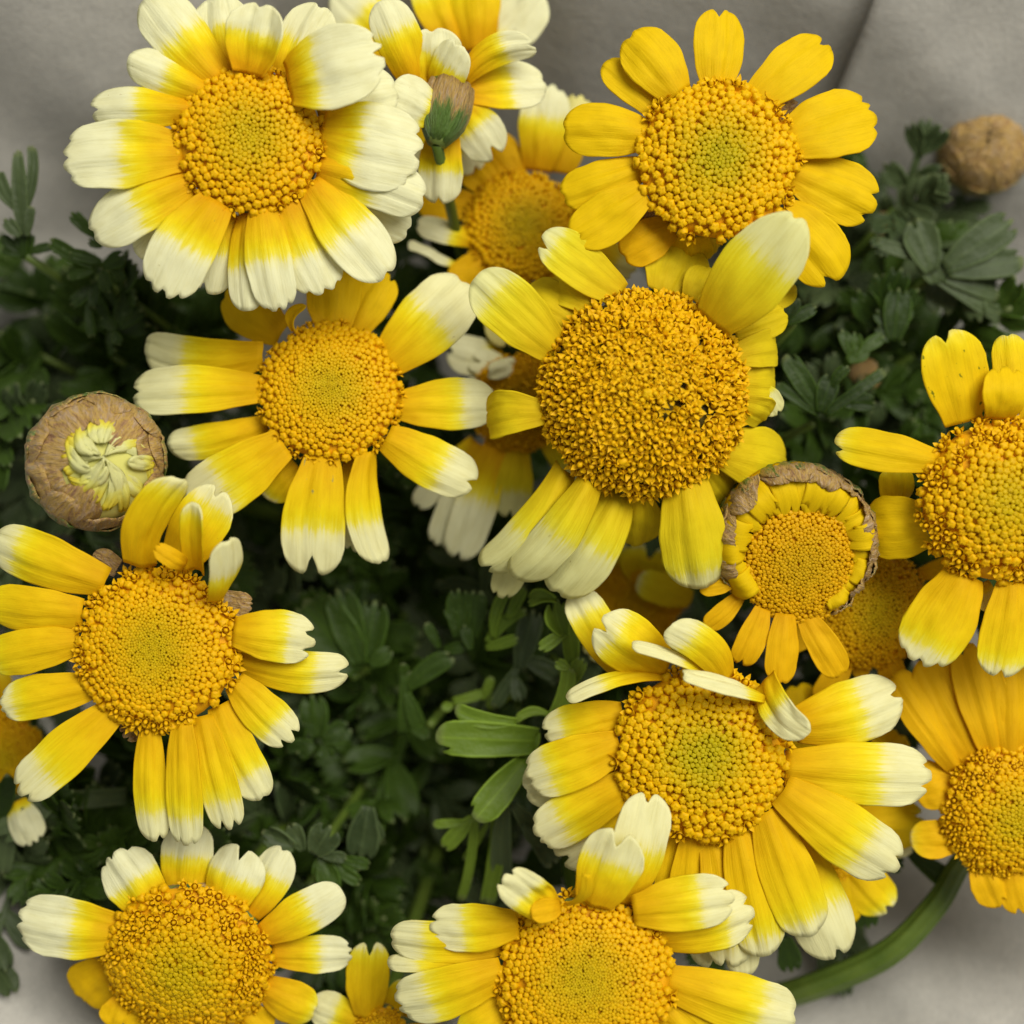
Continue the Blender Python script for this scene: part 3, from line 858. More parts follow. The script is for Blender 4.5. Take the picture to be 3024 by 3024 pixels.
head_base(I_, 236)

# flower J: right lower, with the thick stem
J_ = start_flower('daisy_flower', 'golden daisy with a fan of long upright petals, on the thick arching stem', 'flower', 'Z7', 1885, 1010, -170, (0.05, -0.14), 'gold', -0.02, foot_seed=10)
make_disc(J_, J_['x'], J_['y'], 203, (0.05, -0.14), 0.36, .050, .110, .8, 'floret', seed=10, open_from=.7, open_frac=.5, rough=.05)
petals(J_, [
    (1690, 850, 1450, 490, 140, 2, dict(l=-.4, t='r')), (1760, 820, 1560, 430, 180, 2, dict(l=-.1)), (1830, 800, 1720, 380, 190, 2, dict(l=.1)),
    (1890, 800, 1870, 380, 195, 2, dict(l=.3)), (1950, 800, 1990, 390, 195, 2, dict(l=.1)), (1670, 900, 1520, 920, 180, 2, dict(l=-.5, t='s')),
    (1700, 1110, 1505, 1110, 145, .95, dict(t='r')), (1775, 1170, 1860, 1360, 180, 2, dict(t='2')), (1890, 1210, 1945, 1390, 170, 2, {}),
])
fill_petals(J_, 200, (-62, -35, -8, 18, 45), 260, 150, 2)
head_base(J_, 200, stem=False)
jp = [src('Z7', *q) for q in ((1790, 1090), (1690, 1210), (1600, 1360), (1420, 1540), (1140, 1665), (900, 1730))]
jz = (-330, -420, -450, -500, -620, -800)
jpts = [at(p[0], p[1], z) for p, z in zip(jp, jz)]
jall = []
for i in range(len(jpts) - 1):
    pm, pa_, pb, pc = jpts[max(0, i - 1)], jpts[i], jpts[i + 1], jpts[min(len(jpts) - 1, i + 2)]
    for k in range(6):
        t = k / 6
        jall.append(0.5 * ((2 * pa_) + (pb - pm) * t + (2 * pm - 5 * pa_ + 4 * pb - pc) * t * t + (3 * pa_ - pm - 3 * pb + pc) * t ** 3))
tail = bez(jpts[-1], jpts[-1] + (jpts[-1] - jpts[-2]) * 0.8, J_['foot'] + Vector((0, 0, 900 * S)), J_['foot'], 12)
jall += tail
jn = len(jall)
V, F = tube(jall, [S * (31 + 12 * min(1, i / 18)) for i in range(jn)], 48, 0.06)
mesh_obj('stem', V, F, M['stem'], J_['root'], J_['loc'])

# flower K: seen from behind at the top
K_ = start_flower('daisy_flower', 'white and yellow daisy turned away, showing its green cup', 'flower', 'Z2', 150, 430, -60, (0.0, 0.0), 'cream', 0.0, foot_seed=11)
petals(K_, [
    (230, 340, 530, 320, 195, .52, dict(l=-2.2, t='s', tz=-60)), (200, 400, 345, 600, 185, .4, dict(l=-2.2, t='2d', tz=-90)), (135, 520, 125, 775, 175, .5, dict(l=-1.0, t='2', tz=-60, bw=.7)),
    (220, 300, 490, 175, 110, .6, dict(l=-1.5, roll=30, bend=.12, t='2', tz=20)), (110, 350, 110, 105, 210, .6, dict(l=-1.2, t='s', tz=60)),
    (110, 350, 200, 165, 160, .52, dict(l=-.5, t='s', tz=90)), (1670, 360, 1530, 0, 205, .6, dict(v='Z1', l=-.8, t='r', tz=80)),
    (1770, 500, 1570, 390, 215, .25, dict(v='Z1', l=.4, t='s', tz=80)),
])
ka = (at(*src('Z2', 185, 290), -130) - at(*src('Z2', 105, 600), -40)).normalized()
ko = at(*src('Z2', 170, 335), -110)
make_cup(K_, ko, ka, 68 * S, 205 * S, ring_n=11, tipr=1.04, green=1.2, p0=(.42, .96), wd=.85)
make_stem(K_['root'], K_['loc'], ko - ka * (196 * S), (-ka * 0.1 + Vector((0, 0, -1))).normalized(), K_['foot'], 17, 26)

# flower L: blurred behind
L_ = start_flower('daisy_flower', 'out of focus golden daisy deep between the plain yellow and the frayed daisy', 'flower', 'Z2', 440, 865, -520, (0.10, 0.05), 'gold', 0.03, foot_seed=12)
make_disc(L_, L_['x'], L_['y'], 165, (0.10, 0.05), 0.35, .045, .118, .9, 'floret', seed=12, parts=60)
petals(L_, [
    (590, 660, 650, 360, 160, .5, dict(t='4')), (500, 650, 540, 320, 190, .58, dict(m='cream', t='4')), (420, 670, 310, 520, 160, 2, {}), (340, 720, 220, 600, 150, 2, {}),
    (260, 780, 40, 770, 140, 2, {}), (980, 860, 500, 720, 190, .45, dict(v='Y4', m='cream', t='s', tz=60)), (1040, 900, 860, 1130, 100, 2, dict(v='Y4')),
    (810, 1050, 430, 875, 85, .1, dict(v='Y4', m='cream', wav=.15, roll=40, t='r', tz=40)), (300, 980, 180, 1100, 140, 2, {}),
])
fill_petals(L_, 160, (-100, -60, -20, 10), 200, 110, .7)
head_base(L_, 165)

# flower M: only its upper petals show
M_ = start_flower('daisy_flower', 'daisy hidden behind the turned away one, only upright pale yellow petals showing', 'flower', 'Z2', 165, 350, -460, (0.0, 0.0), 'cream', 0.05, foot_seed=13)
make_disc(M_, M_['x'], M_['y'], 105, (0, 0), 0.3, .09, .14, 1, 'floret', seed=13, parts=0)
petals(M_, [
    (300, 200, 500, -40, 230, .3, dict(l=-.8, t='s')), (265, 190, 230, -150, 210, .7, dict(t='s', l=.2)), (190, 170, 90, -140, 220, .65, dict(l=-.2)),
    (1640, 250, 1330, -60, 270, .6, dict(v='Z1', l=-.5)),
])
fill_petals(M_, 100, (215, 250, 285), 150, 110, .6)
head_base(M_, 104)

# flower N: shaded disc between bud and right edge daisy
N_ = start_flower('daisy_flower', 'shaded ochre daisy disc tucked under the half open bud', 'flower', 'Y7', 1390, 1210, -270, (0.10, -0.05), 'gold', -0.05, foot_seed=14)
make_disc(N_, N_['x'], N_['y'], 172, (0.10, -0.05), 0.34, .055, .090, 1.2, 'floret', seed=14, parts=120)
petals(N_, [(1480, 1480, 1570, 1810, 190, 2, {}), (1300, 1540, 1310, 1700, 120, 2, dict(l=-.6)), (1720, 960, 1960, 880, 140, 2, {}), (1770, 1120, 2000, 1090, 150, 2, {}),
            (1690, 1400, 1880, 1560, 150, 2, {})])
fill_petals(N_, 165, (80, 120, 160, 200, 240), 150, 80, 2)
head_base(N_, 170)

# flowers R, S, T, U, X : half hidden ones
R_ = start_flower('daisy_flower', 'faded brown centred daisy almost covered by the frayed dome', 'flower', 'Z4', 640, 880, -480, (-0.1, 0.0), 'old', -0.05, foot_seed=15)
make_disc(R_, R_['x'], R_['y'], 140, (-0.1, 0), 0.4, .08, .11, 1, 'floret_bud', seed=15, open_from=.2, open_frac=.8, rough=.2, parts=60)
petals(R_, [(540, 1060, 370, 1560, 190, .45, dict(m='cream', t='2')), (480, 1060, 280, 1500, 130, .4, dict(m='cream', l=-.5)), (450, 1040, 190, 1330, 110, .3, dict(m='cream', l=-.8, t='2')),
            (600, 750, 420, 720, 200, .25, dict(m='cream', t='3d', l=-.2)), (560, 700, 330, 640, 180, .3, dict(m='cream', t='2', l=-.6)), (660, 700, 510, 745, 80, -.2, dict(m='cream', wav=.2, tz=100, t='r')),
            (640, 1080, 600, 1380, 160, .6, dict(l=-.2))])
fill_petals(R_, 130, (60, 20, -20, -50), 170, 90, .6)
head_base(R_, 138)
S_ = start_flower('daisy_flower', 'dim olive daisy in the shade below the frayed dome', 'flower', 'Z4', 1150, 1760, -640, (0.0, 0.0), 'old', 0.03, foot_seed=16)
make_disc(S_, S_['x'], S_['y'], 135, (0, 0), 0.35, .07, .12, 1, 'floret_bud', seed=16, parts=60)
petals(S_, [(1090, 1660, 1000, 1420, 160, .5, dict(t='s')), (1190, 1640, 1230, 1500, 250, .85, dict(t='2d', tz=60, l=.4, cup=.2)), (1400, 1740, 1160, 1655, 140, .9, dict(t='r', l=1.2, tz=40)),
            (1010, 1740, 900, 1700, 130, .8, {}), (1300, 1880, 1420, 2010, 130, .8, {}), (1040, 1880, 960, 2000, 130, .8, {})])
head_base(S_, 132)
T_ = start_flower('daisy_flower', 'small yellow daisy with a deeply forked petal, between the two lowest daisies', 'flower', 'Z8', 1445, 960, -200, (0.0, -0.1), 'two', 0.0, foot_seed=17)
make_disc(T_, T_['x'], T_['y'], 75, (0, -.1), 0.35, .11, .18, 1, 'floret', seed=17, open_from=.6, open_frac=.6, parts=60)
petals(T_, [(1480, 910, 1560, 770, 120, .85, dict(l=-.6)), (1395, 910, 1410, 620, 165, .88, dict(t='2d', l=.2)), (1370, 930, 1180, 850, 150, .5, dict(l=.1, t='2')), (1540, 900, 1640, 740, 110, .6, dict(l=-.9)),
            (1380, 1010, 1220, 1080, 140, .6, {})])
fill_petals(T_, 72, (-10, -45, -80, -115), 190, 110, .7)
head_base(T_, 75)
U_ = start_flower('daisy_flower', 'orange daisy disc half hidden under the toothed cream tips, one pale petal below', 'flower', 'Z6', 30, 1350, -520, (-0.1, 0.0), 'gold', 0.0, foot_seed=18)
make_disc(U_, U_['x'], U_['y'], 125, (-.1, 0), 0.35, .07, .12, 1, 'floret', seed=18, parts=60)
petals(U_, [(70, 1560, 160, 1760, 180, .2, dict(m='cream', l=2.2, t='4', tz=20))])
fill_petals(U_, 120, (100, 140, 180, 215, 250), 200, 110, .7)
head_base(U_, 122)
X_ = start_flower('daisy_flower', 'yellow daisy behind the many petalled one, a few petals over the arching stem', 'flower', 'Z7', 1160, 1130, -320, (0.05, 0.0), 'lemon', -0.05, foot_seed=19)
make_disc(X_, X_['x'], X_['y'], 130, (.05, 0), 0.3, .09, .14, 1, 'floret', seed=19, parts=40)
petals(X_, [(1240, 1180, 1430, 1380, 175, .92, dict(t='2', m='two')), (1190, 1220, 1285, 1430, 140, 2, dict(t='r')), (1290, 1060, 1560, 1050, 190, .95, dict(m='two')), (1290, 1110, 1525, 1135, 100, .7, dict(m='two', l=-.6)),
            (1150, 980, 1090, 530, 170, 2, dict(t='s', l=-.5)), (1280, 1000, 1480, 720, 170, 2, dict(l=-.4))])
head_base(X_, 128)

#@@BUDS
# ---------------------------------------------------------------- buds
def frame(axis):
    nz = Vector(axis).normalized()
    ax = Vector((0, 1, 0)).cross(nz).normalized()
    return ax, nz.cross(ax), nz
def patch(o, radii, fr, lam, th0, th1, dlam, d0, d1, nu=12, nv=11, seed=0, wrinkle=0.03, rc=0.35, teeth=0.0, twist=0.0):
    """scale lying on an egg: lam = longitude, th = angle from the tip of the bud"""
    ax, ay, nz = fr
    V, A, Sv = [], [], []
    for i in range(nu):
        t = i / (nu - 1)
        for j in range(nv):
            s = -1 + 2 * j / (nv - 1)
            a = t * (1 - rc * (1 - math.sqrt(max(0, 1 - abs(s) ** 2.2))) - teeth * 0.1 * abs(noise.noise(Vector((s * 4, seed, 0)))))
            th = th0 + (th1 - th0) * a
            hw = dlam * (0.65 + 0.35 * math.sin(math.pi * min(1, a * 1.1)))
            la = lam + twist * a + s * hw * 0.5 / max(0.32, math.sin(max(0.12, th)))
            d = ax * math.cos(la) * math.sin(th) + ay * math.sin(la) * math.sin(th)
            p = Vector((0, 0, 0)) + d * radii[0] + nz * (math.cos(th) * radii[1])
            nrm = (d / radii[0] + nz * (math.cos(th) / radii[1])).normalized()
            w = noise.noise(Vector((s * 2.2, a * 2.4, seed * 4.7))) + 0.5 * noise.noise(Vector((s * 5, a * 5, seed * 2.3)))
            off = d0 + (d1 - d0) * a + wrinkle * radii[0] * w - 0.03 * radii[0] * s * s
            V.append((o + p + nrm * off)[:])
            A.append(a)
            Sv.append(s)
    return V, A, Sv
def egg(o, radii, fr, th_from=0.0, nr=14, na=28):
    ax, ay, nz = fr
    V, F = [], []
    for i in range(nr):
        th = th_from + (math.pi - th_from) * i / (nr - 1)
        for k in range(na):
            la = 2 * math.pi * k / na
            V.append((o + (ax * math.cos(la) + ay * math.sin(la)) * (math.sin(th) * radii[0]) + nz * (math.cos(th) * radii[1]))[:])
    for i in range(nr - 1):
        for k in range(na):
            a, b = i * na + k, i * na + (k + 1) % na
            F.append((a, a + na, b + na, b))
    return V, F
def start_bud(label, view, cx, cy, z, seed, group='buds among the daisies'):
    x, y = src(view, cx, cy)
    foot = foot_of(seed)
    root = thing('flower_bud', label, 'flower bud', foot, group)
    return dict(root=root, loc=foot.copy(), z=z, x=x, y=y, o=at(x, y, z), foot=foot)
def bud_bracts(b, R, fr, rows, seed, gap=None):
    r = random.Random(seed)
    for (n, th0, th1, dl, d0, d1, g) in rows:
        ph = r.uniform(0, 6)
        for k in range(n):
            la = ph + 2 * math.pi * (k + r.uniform(-.2, .2)) / n
            if gap is not None and th1 < .6 and math.cos(la - gap) > .78:
                continue
            V, A, Sv = patch(b['o'], (R, R * b.get('el', 1.0)), fr, la, th0 + r.uniform(-.06, .06), th1 + r.uniform(-.24, .24) * (1 if gap is not None else .6), dl, d0 * R, d1 * R, seed=r.random() * 50, wrinkle=.05)
            pg = [g * (1 - .35 * a) for a, s in zip(A, Sv)]
            ob = mesh_obj('bract', V, grid_faces(12, 11), M['bract'], b['root'], b['loc'], {'pa': A, 'ps': Sv, 'pr': [r.random()] * len(A), 'pg': pg})
            solid(ob, 4 * S, -1)

# brown bud opening, left
P_ = start_bud('large round brown bud with pale folded petals just emerging', 'Z3', 460, 908, 30, 31)
RP = 198 * S
frP = frame((0.36, 0.03, 1.0))
V, F = egg(P_['o'], (RP * .95, RP * .95), frP)
mesh_obj('bud_core', V, F, M['budpetal'], P_['root'], P_['loc'])
bud_bracts(P_, RP, frP, [(9, 2.5, 1.25, 1.0, .0, .05, .78), (10, 2.1, 0.85, 0.95, .0, .035, .50), (9, 1.7, 0.42, 0.85, -.01, .02, .12)], 3, gap=-.75)
r = random.Random(8)
for k in range(18):
    la = 2 * math.pi * (k + r.uniform(-.35, .35)) / 18
    toward = max(0, math.cos(la + .75))
    th0 = 0.60 + 0.42 * toward ** 2
    V, A, Sv = patch(P_['o'], (RP, RP), frP, la, th0, r.uniform(-.05, .34), r.uniform(.20, .32), -RP * .02, RP * r.uniform(-.10, .16), seed=k + .5, wrinkle=.05, rc=.2, twist=r.uniform(-.2, 1.3))
    A = np.array(A)
    ob = mesh_obj('petal', V, grid_faces(12, 11), M['budpetal'], P_['root'], P_['loc'], {'pa': A, 'ps': Sv, 'pw': A - .42, 'pr': [r.random()] * len(A)})
    solid(ob, 7 * S, 0)
make_stem(P_['root'], P_['loc'], P_['o'] - frP[2] * (RP * .95), -frP[2], P_['foot'])

# half open bud
O_ = start_flower('half_open_flower', 'half open bud with a frill of curled yellow petals inside brown bracts', 'flower bud', 'Y7', 870, 770, 40, (0.0, -0.22), 'lemon', -0.05, 'buds among the daisies', foot_seed=32)
RO = 238 * S
frO = frame((0.05, -0.25, 1.0))
oO = O_['o'] - frO[2] * (RO * 0.55)
V, F = egg(oO, (RO * .92, RO * .95), frO, 0.95)
mesh_obj('bud_core', V, F, M['cup'], O_['root'], O_['loc'])
make_disc(O_, src('Y7', 890, 880)[0], src('Y7', 890, 880)[1], 180, (0.05, -0.25), 0.22, .055, .095, 2.2, 'floret_bud', seed=32, open_frac=.0, parts=140, dz=-28)
r = random.Random(44)
for k in range(18):                          # frill: short petals bent over the rim of the disc
    la = math.radians(-52 + 262 * k / 17 + r.uniform(-4, 4)) + 0.02
    # longitudes round the open side (towards the lower left) stay free
    V, A, Sv = [], [], []
    ax, ay, nz = frO
    d = ax * math.cos(la) + ay * math.sin(la)
    tg = nz.cross(d)
    top = r.uniform(-.02, .14)
    reach = r.uniform(.62, .72) - .22 * max(0, math.sin(la))
    w = RO * r.uniform(.34, .43)
    nu, nv = 14, 11
    pts = [d * (RO * .99) + nz * (RO * .02), d * (RO * 1.0) + nz * (RO * (.36 + top)), d * (RO * .84) + nz * (RO * (.60 + top)), d * (RO * reach) + nz * (RO * .40)]
    tw = r.uniform(-.3, .3)
    for i in range(nu):
        t = i / (nu - 1)
        for j in range(nv):
            s = -1 + 2 * j / (nv - 1)
            tt = t * (1 - .10 * s * s - .09 * math.sin(s * 6 + k * 2.1) - .05 * math.sin(s * 13 + k))
            c = pts[0] * (1 - tt) ** 3 + pts[1] * (3 * tt * (1 - tt) ** 2) + pts[2] * (3 * tt * tt * (1 - tt)) + pts[3] * tt ** 3
            n_ = noise.noise(Vector((s * 1.7, tt * 2, k * 3.1)))
            p = oO + c + tg * (s * w * .5 * (1 - .18 * tt)) + (d * .8 + nz * .6) * (RO * (.035 * n_ - .05 * s * s * (1 - tt) + tw * .10 * s * tt + .012 * math.cos(s * 4.5) * tt))
            V.append((p + nz * (RO * .12))[:])
            A.append(tt * .8)
            Sv.append(s)
    A = np.array(A)
    ob = mesh_obj('petal', V, grid_faces(nu, nv), M['lemon'], O_['root'], O_['loc'], {'pa': A, 'ps': Sv, 'pw': A - 2, 'pr': [r.random()] * len(A)})
    solid(ob, 6 * S, 0)
for row, (n, a0, a1, t1, lift, wd, g) in enumerate([(12, -45, 205, .36, .075, .46, .75), (13, 5, 190, .55, .055, .50, .1), (4, -48, -5, .46, .05, .42, .2)]):
    for k in range(n):
        la = math.radians(a0 + (a1 - a0) * k / (n - 1) + r.uniform(-6, 6))
        ax, ay, nz = frO
        d = ax * math.cos(la) + ay * math.sin(la)
        tg = nz.cross(d)
        w = RO * wd * r.uniform(.85, 1.15)
        tend = t1 * r.uniform(.72, 1.22)
        sd_ = r.random() * 60
        pts = [d * (RO * .80) - nz * (RO * .55), d * (RO * 1.10) + nz * (RO * .30), d * (RO * .95) + nz * (RO * .66), d * (RO * .66) + nz * (RO * .52)]
        V, A, Sv = [], [], []
        for i_ in range(13):
            for j_ in range(12):
                s_ = -1 + 2 * j_ / 11
                a = (i_ / 12) * (1 - .28 * (1 - math.sqrt(max(0, 1 - abs(s_) ** 2.2))))
                t = a * (tend + .25)
                c = pts[0] * (1 - t) ** 3 + pts[1] * (3 * t * (1 - t) ** 2) + pts[2] * (3 * t * t * (1 - t)) + pts[3] * t ** 3
                wr = noise.noise(Vector((s_ * 2.4, a * 2.6, sd_))) + .6 * noise.noise(Vector((s_ * 6, a * 6, sd_ + 9)))
                hw = .5 * w * (.7 + .3 * math.sin(math.pi * min(1, a * 1.1)))
                V.append((oO + c + tg * (s_ * hw) + (d * .8 + nz * .6) * (RO * (lift + .05 * wr - .06 * s_ * s_)) + nz * (RO * .10))[:])
                A.append(a)
                Sv.append(s_)
        ob = mesh_obj('bract', V, grid_faces(13, 12), M['bract'], O_['root'], O_['loc'],
                      {'pa': A, 'ps': Sv, 'pr': [r.random()] * len(A), 'pg': [g * (1 - .35 * a) * (1 - .2 * abs(s_)) for a, s_ in zip(A, Sv)]})
        solid(ob, 4 * S, -1)
petals(O_, [(420, 1000, 150, 1050, 165, 2, dict(v='Y7', t='s', m='gold', l=-.5)), (450, 1110, 205, 1335, 155, 2, dict(v='Y7', t='s', m='gold', l=-.6)), (610, 1200, 445, 1600, 210, 2, dict(v='Y7', t='2', m='gold')),
            (780, 1240, 740, 1740, 240, 2, dict(v='Y7', t='s', m='gold', l=.1)), (910, 1250, 1170, 1680, 235, 2, dict(v='Y7', t='s', m='gold', l=-.2))])
make_stem(O_['root'], O_['loc'], oO - frO[2] * (RO * .9), -frO[2], O_['foot'])

# blurred buds
def closed_bud(label, view, cx, cy, R, z, axis, seed):
    b = start_bud(label, view, cx, cy, z, seed)
    Rm = R * (H - z) / H * S
    fr = frame(axis)
    V, F = egg(b['o'], (Rm * .94, Rm * .94), fr)
    mesh_obj('bud_core', V, F, M['cup'], b['root'], b['loc'])
    bud_bracts(b, Rm, fr, [(9, 2.4, 1.25, 1.0, .0, .05, .7), (9, 1.9, 0.75, .95, .0, .03, .4), (8, 1.4, 0.22, .8, .0, .02, .0), (5, .9, -.05, .6, .0, .02, .0)], seed)
    make_stem(b['root'], b['loc'], b['o'] - fr[2] * (Rm * .94), -fr[2], b['foot'])
    return b
closed_bud('closed tan bud standing out of focus against grey paper', 'Z5', 1590, 425, 133, -820, (-.1, .1, 1), 41)
closed_bud('small brown bud deep in the leaves below the dark jagged leaf', 'Z5', 975, 1590, 48, -700, (-.3, -.1, 1), 42)
closed_bud('small brown bud under the petals of the plain yellow daisy', 'Z5', 1095, 825, 50, -850, (.1, .2, 1), 43)

#@@LEAVES
# ---------------------------------------------------------------- leaves
leaf_n = [0]
def leaf_mesh_world(blades, name, mat, parent, loc, thick=6, rib=None):
    """blades: list of (P0, P1, w, kwargs); one leaf = one mesh"""
    V, F, A, Sv, Pr = [], [], [], [], []
    leaf_n[0] += 1
    pr = random.Random(leaf_n[0] * 3).random()
    for (P0, P1, w, kw) in blades:
        kw = dict(kw)
        nu, nv = kw.pop('nu', 11), kw.pop('nv', 11)
        v, a, s = blade(P0, P1, w, nu, nv, **kw)
        F += grid_faces(nu, nv, len(V))
        V += v
        A += a
        Sv += s
        Pr += [pr] * len(a)
    ob = mesh_obj(name, V, F, M[mat], parent, loc, {'pa': A, 'ps': Sv, 'pr': Pr})
    solid(ob, thick * S, 0)
    return ob
def pinnate(base, direction, normal, L, seed, pairs=4, spread=0.42):
    """deeply cut leaf: narrow rib, paired lobes that widen and end in teeth"""
    r = random.Random(seed * 7 + 2)
    d = direction.normalized()
    n = (normal - d * normal.dot(d)).normalized()
    sd = n.cross(d)
    droop = r.uniform(-.05, .28)
    def axis(t):
        return base + d * (L * t) - n * (L * droop * t * t)
    out = [(axis(0), axis(1.0), L * .075, dict(side=sd, arch=L * droop * .25, groove=.0, wav=.02, bw=.7, rc=.1, seed=seed, nu=12, nv=5))]
    tt = [(0.0, .42, .12)]
    for k in range(pairs):
        t = 0.24 + 0.62 * k / max(1, pairs - 1) if pairs > 1 else .5
        for sg in (-1, 1):
            t_ = min(.92, t + r.uniform(-.04, .04))
            ang = math.radians(r.uniform(38, 62) - 14 * t)
            ll = L * spread * (0.55 + 0.75 * math.sin(math.pi * min(1, .12 + t * .82))) * r.uniform(.75, 1.1) * .82
            dd = d * math.cos(ang) + sd * (sg * math.sin(ang)) + n * r.uniform(-.22, .30)
            P0 = axis(t_) - n * (L * .004)
            P1 = P0 + dd.normalized() * ll
            s2 = (n.cross(dd)).normalized() + n * r.uniform(-.35, .35)
            te = [(r.uniform(-.2, .2), r.uniform(.25, .55), .2)] if r.random() < .5 else [(-.35, r.uniform(.25, .5), .15), (.4, r.uniform(.2, .5), .15)]
            out.append((P0, P1, ll * r.uniform(.42, .60), dict(side=s2, arch=ll * r.uniform(-.02, .14), curl=-ll * r.uniform(-.05, .22), groove=.012, wav=.05, cup=r.uniform(-.05, .22), teeth=te,
                                                             bw=.30, pk=.66, tipw=.85, rc=.30, seed=seed * 9 + k * 2 + sg)))
    P0 = axis(.86)
    P1 = axis(1.0) + d * (L * .20) - n * (L * .05)
    out.append((P0, P1, L * spread * .48, dict(side=sd, groove=.012, wav=.05, cup=.1, teeth=[(-.38, .42, .15), (.36, .42, .15)], bw=.3, pk=.6, rc=.22, seed=seed * 9 + 77, curl=-L * .04)))
    return out

def shoot(label, cx, cy, z, n=8, L=330, seed=1, mat='leaf', group='leafy sprigs under the daisies', lean=(0, 0), spread=0.42, step=70, name='leaf_sprig', up=(0.25, 0.8)):
    """a leafy sprig: stem from the gather point, leaves set spirally round its top"""
    r = random.Random(seed)
    foot = foot_of(100 + seed)
    root = thing(name, label, 'leaf sprig', foot, group)
    k = (H - z) / H
    top = at(cx, cy, z)
    dn = Vector((-lean[0], -lean[1], -1)).normalized()
    st, pts = make_stem(root, foot, top, dn, foot, 11, 22, n=12)
    for i in range(n):
        t = i * step * S
        base = top + dn * t
        az = i * 2.39996 + r.uniform(-.4, .4) + seed
        el = (up[0] if i > 2 else up[1]) + r.uniform(-.25, .25)
        d = Vector((math.cos(az) + lean[0] * .8, math.sin(az) + lean[1] * .8, math.tan(el))).normalized()
        nrm = Vector((-d.x * d.z, -d.y * d.z, 1 - d.z * d.z)) + Vector((r.uniform(-.35, .35), r.uniform(-.35, .35), .15))
        LL = L * k * S * r.uniform(.72, 1.15)
        leaf_mesh_world(pinnate(base, d, nrm, LL, seed * 50 + i, pairs=r.choice((3, 4, 4)), spread=spread), 'leaf', mat if r.random() < .85 else 'leaf', root, foot)
    return root
def px_leaf(root, view, z, blades, mat):
    """a leaf drawn blade by blade: (bx, by, tx, ty, w, dz_base, dz_tip, opts)"""
    sc = VIEWS[view][2]
    out = []
    for (bx, by, tx, ty, w, z0, z1, *o) in blades:
        kw = dict(groove=.012, wav=.04, cup=.06, bw=.35, pk=.62, tipw=.86, seed=leaf_n[0] * 5 + len(out))
        kw.update(o[0] if o else {})
        if 'teeth' not in kw and w / sc > 30:
            tr = random.Random(int(bx * 7 + ty))
            kw['teeth'] = [(tr.uniform(-.6, -.2), tr.uniform(.2, .5), .13), (tr.uniform(.15, .6), tr.uniform(.2, .5), .13)]
        b, t = src(view, bx, by), src(view, tx, ty)
        k = (H - z) / H
        ll = math.hypot(bx - tx, by - ty) / sc * k * S
        kw['arch'] = kw.get('arch', .05) * ll
        kw['bend'] = kw.get('bend', 0) * ll
        kw['curl'] = kw.get('curl', 0) * ll
        kw.setdefault('nu', 13)
        kw.setdefault('nv', 17)
        out.append((at(b[0], b[1], z + z0), at(t[0], t[1], z + z1), w / sc * k * S, kw))
    return leaf_mesh_world(out, 'leaf', mat, root['root'], root['loc'], 7)
def px_sprig(label, view, cx, cy, z, seed, group='leafy sprigs under the daisies'):
    x, y = src(view, cx, cy)
    foot = foot_of(seed)
    root = thing('leaf_sprig', label, 'leaf sprig', foot, group)
    d = dict(root=root, loc=foot.copy())
    make_stem(root, foot, at(x, y, z), Vector((0, 0, -1)), foot, 14, 24, n=12)
    return d
T2 = [(-.3, .35, .14), (.35, .3, .14)]
T1 = [(.1, .35, .16)]

# fresh green leaf beside flower F
g = px_sprig('fresh light green leaf with blunt lobes beside the many petalled daisy', 'Y1', 1480, 1180, -330, 201)
px_leaf(g, 'Y1', -260, [(1560, 1030, 1030, 1010, 190, -30, 20, dict(teeth=[(.62, .4, .12)], bw=.7, rc=.16)), (1450, 930, 1130, 865, 90, 0, 10, dict(bend=.08, teeth=[])),
                        (1490, 1130, 1235, 1440, 165, -30, 40, dict(teeth=[(-.65, .25, .1)], bw=.45)), (1490, 1170, 1540, 960, 90, -40, -30, {})], 'leaf_bright')
px_leaf(g, 'Y1', -360, [(1400, 1340, 1390, 1780, 110, 0, -120, dict(bend=-.06)), (1430, 1360, 1640, 1680, 110, 0, -60, dict(teeth=T1, bend=.05)), (1480, 1470, 1570, 1580, 60, 0, 0, {})], 'leaf_grey')
px_leaf(g, 'Y1', -420, [(1360, 1370, 1295, 1880, 85, 0, -60, dict(bw=.8, rc=.05, bend=.03)), (1300, 1460, 1180, 1650, 40, -20, -40, {}), (1230, 1420, 1160, 1860, 50, 20, -60, dict(bw=.9, bend=.04)),
                        (1215, 1430, 1070, 1590, 85, 20, 10, dict(teeth=T1)), (1200, 1450, 1015, 1465, 45, 20, 30, {})], 'leaf_bright')
g2 = px_sprig('curling fresh green leaf tips rising under the cream drooping petals', 'Y1', 1700, 700, -420, 202)
px_leaf(g2, 'Y1', -240, [(1700, 480, 1650, 300, 130, 0, 40, dict(bend=.08, cup=.2)), (1660, 300, 1510, 320, 75, 40, 0, dict(bend=-.22, cup=.2)), (1710, 460, 1565, 560, 70, 0, 20, {}), (1740, 640, 1720, 400, 90, -60, 0, dict(bw=.7))], 'leaf_bright')
px_leaf(g2, 'Y1', -300, [(1620, 920, 1720, 640, 85, 0, 60, dict(bend=-.10, bw=.6)), (1720, 660, 1650, 620, 60, 60, 60, {}), (1625, 900, 1440, 930, 50, 0, 10, dict(bend=-.2)), (1720, 760, 1790, 600, 80, 20, 30, {})], 'leaf_bright')
px_leaf(g2, 'Y1', -420, [(1330, 500, 1410, 240, 60, 0, 30, dict(bend=.1)), (1400, 400, 1490, 230, 60, 10, 30, {}), (1300, 530, 1500, 350, 60, -20, 0, dict(bend=.1, bw=.8)), (1290, 550, 1460, 500, 60, -10, 20, {})], 'leaf_bright')
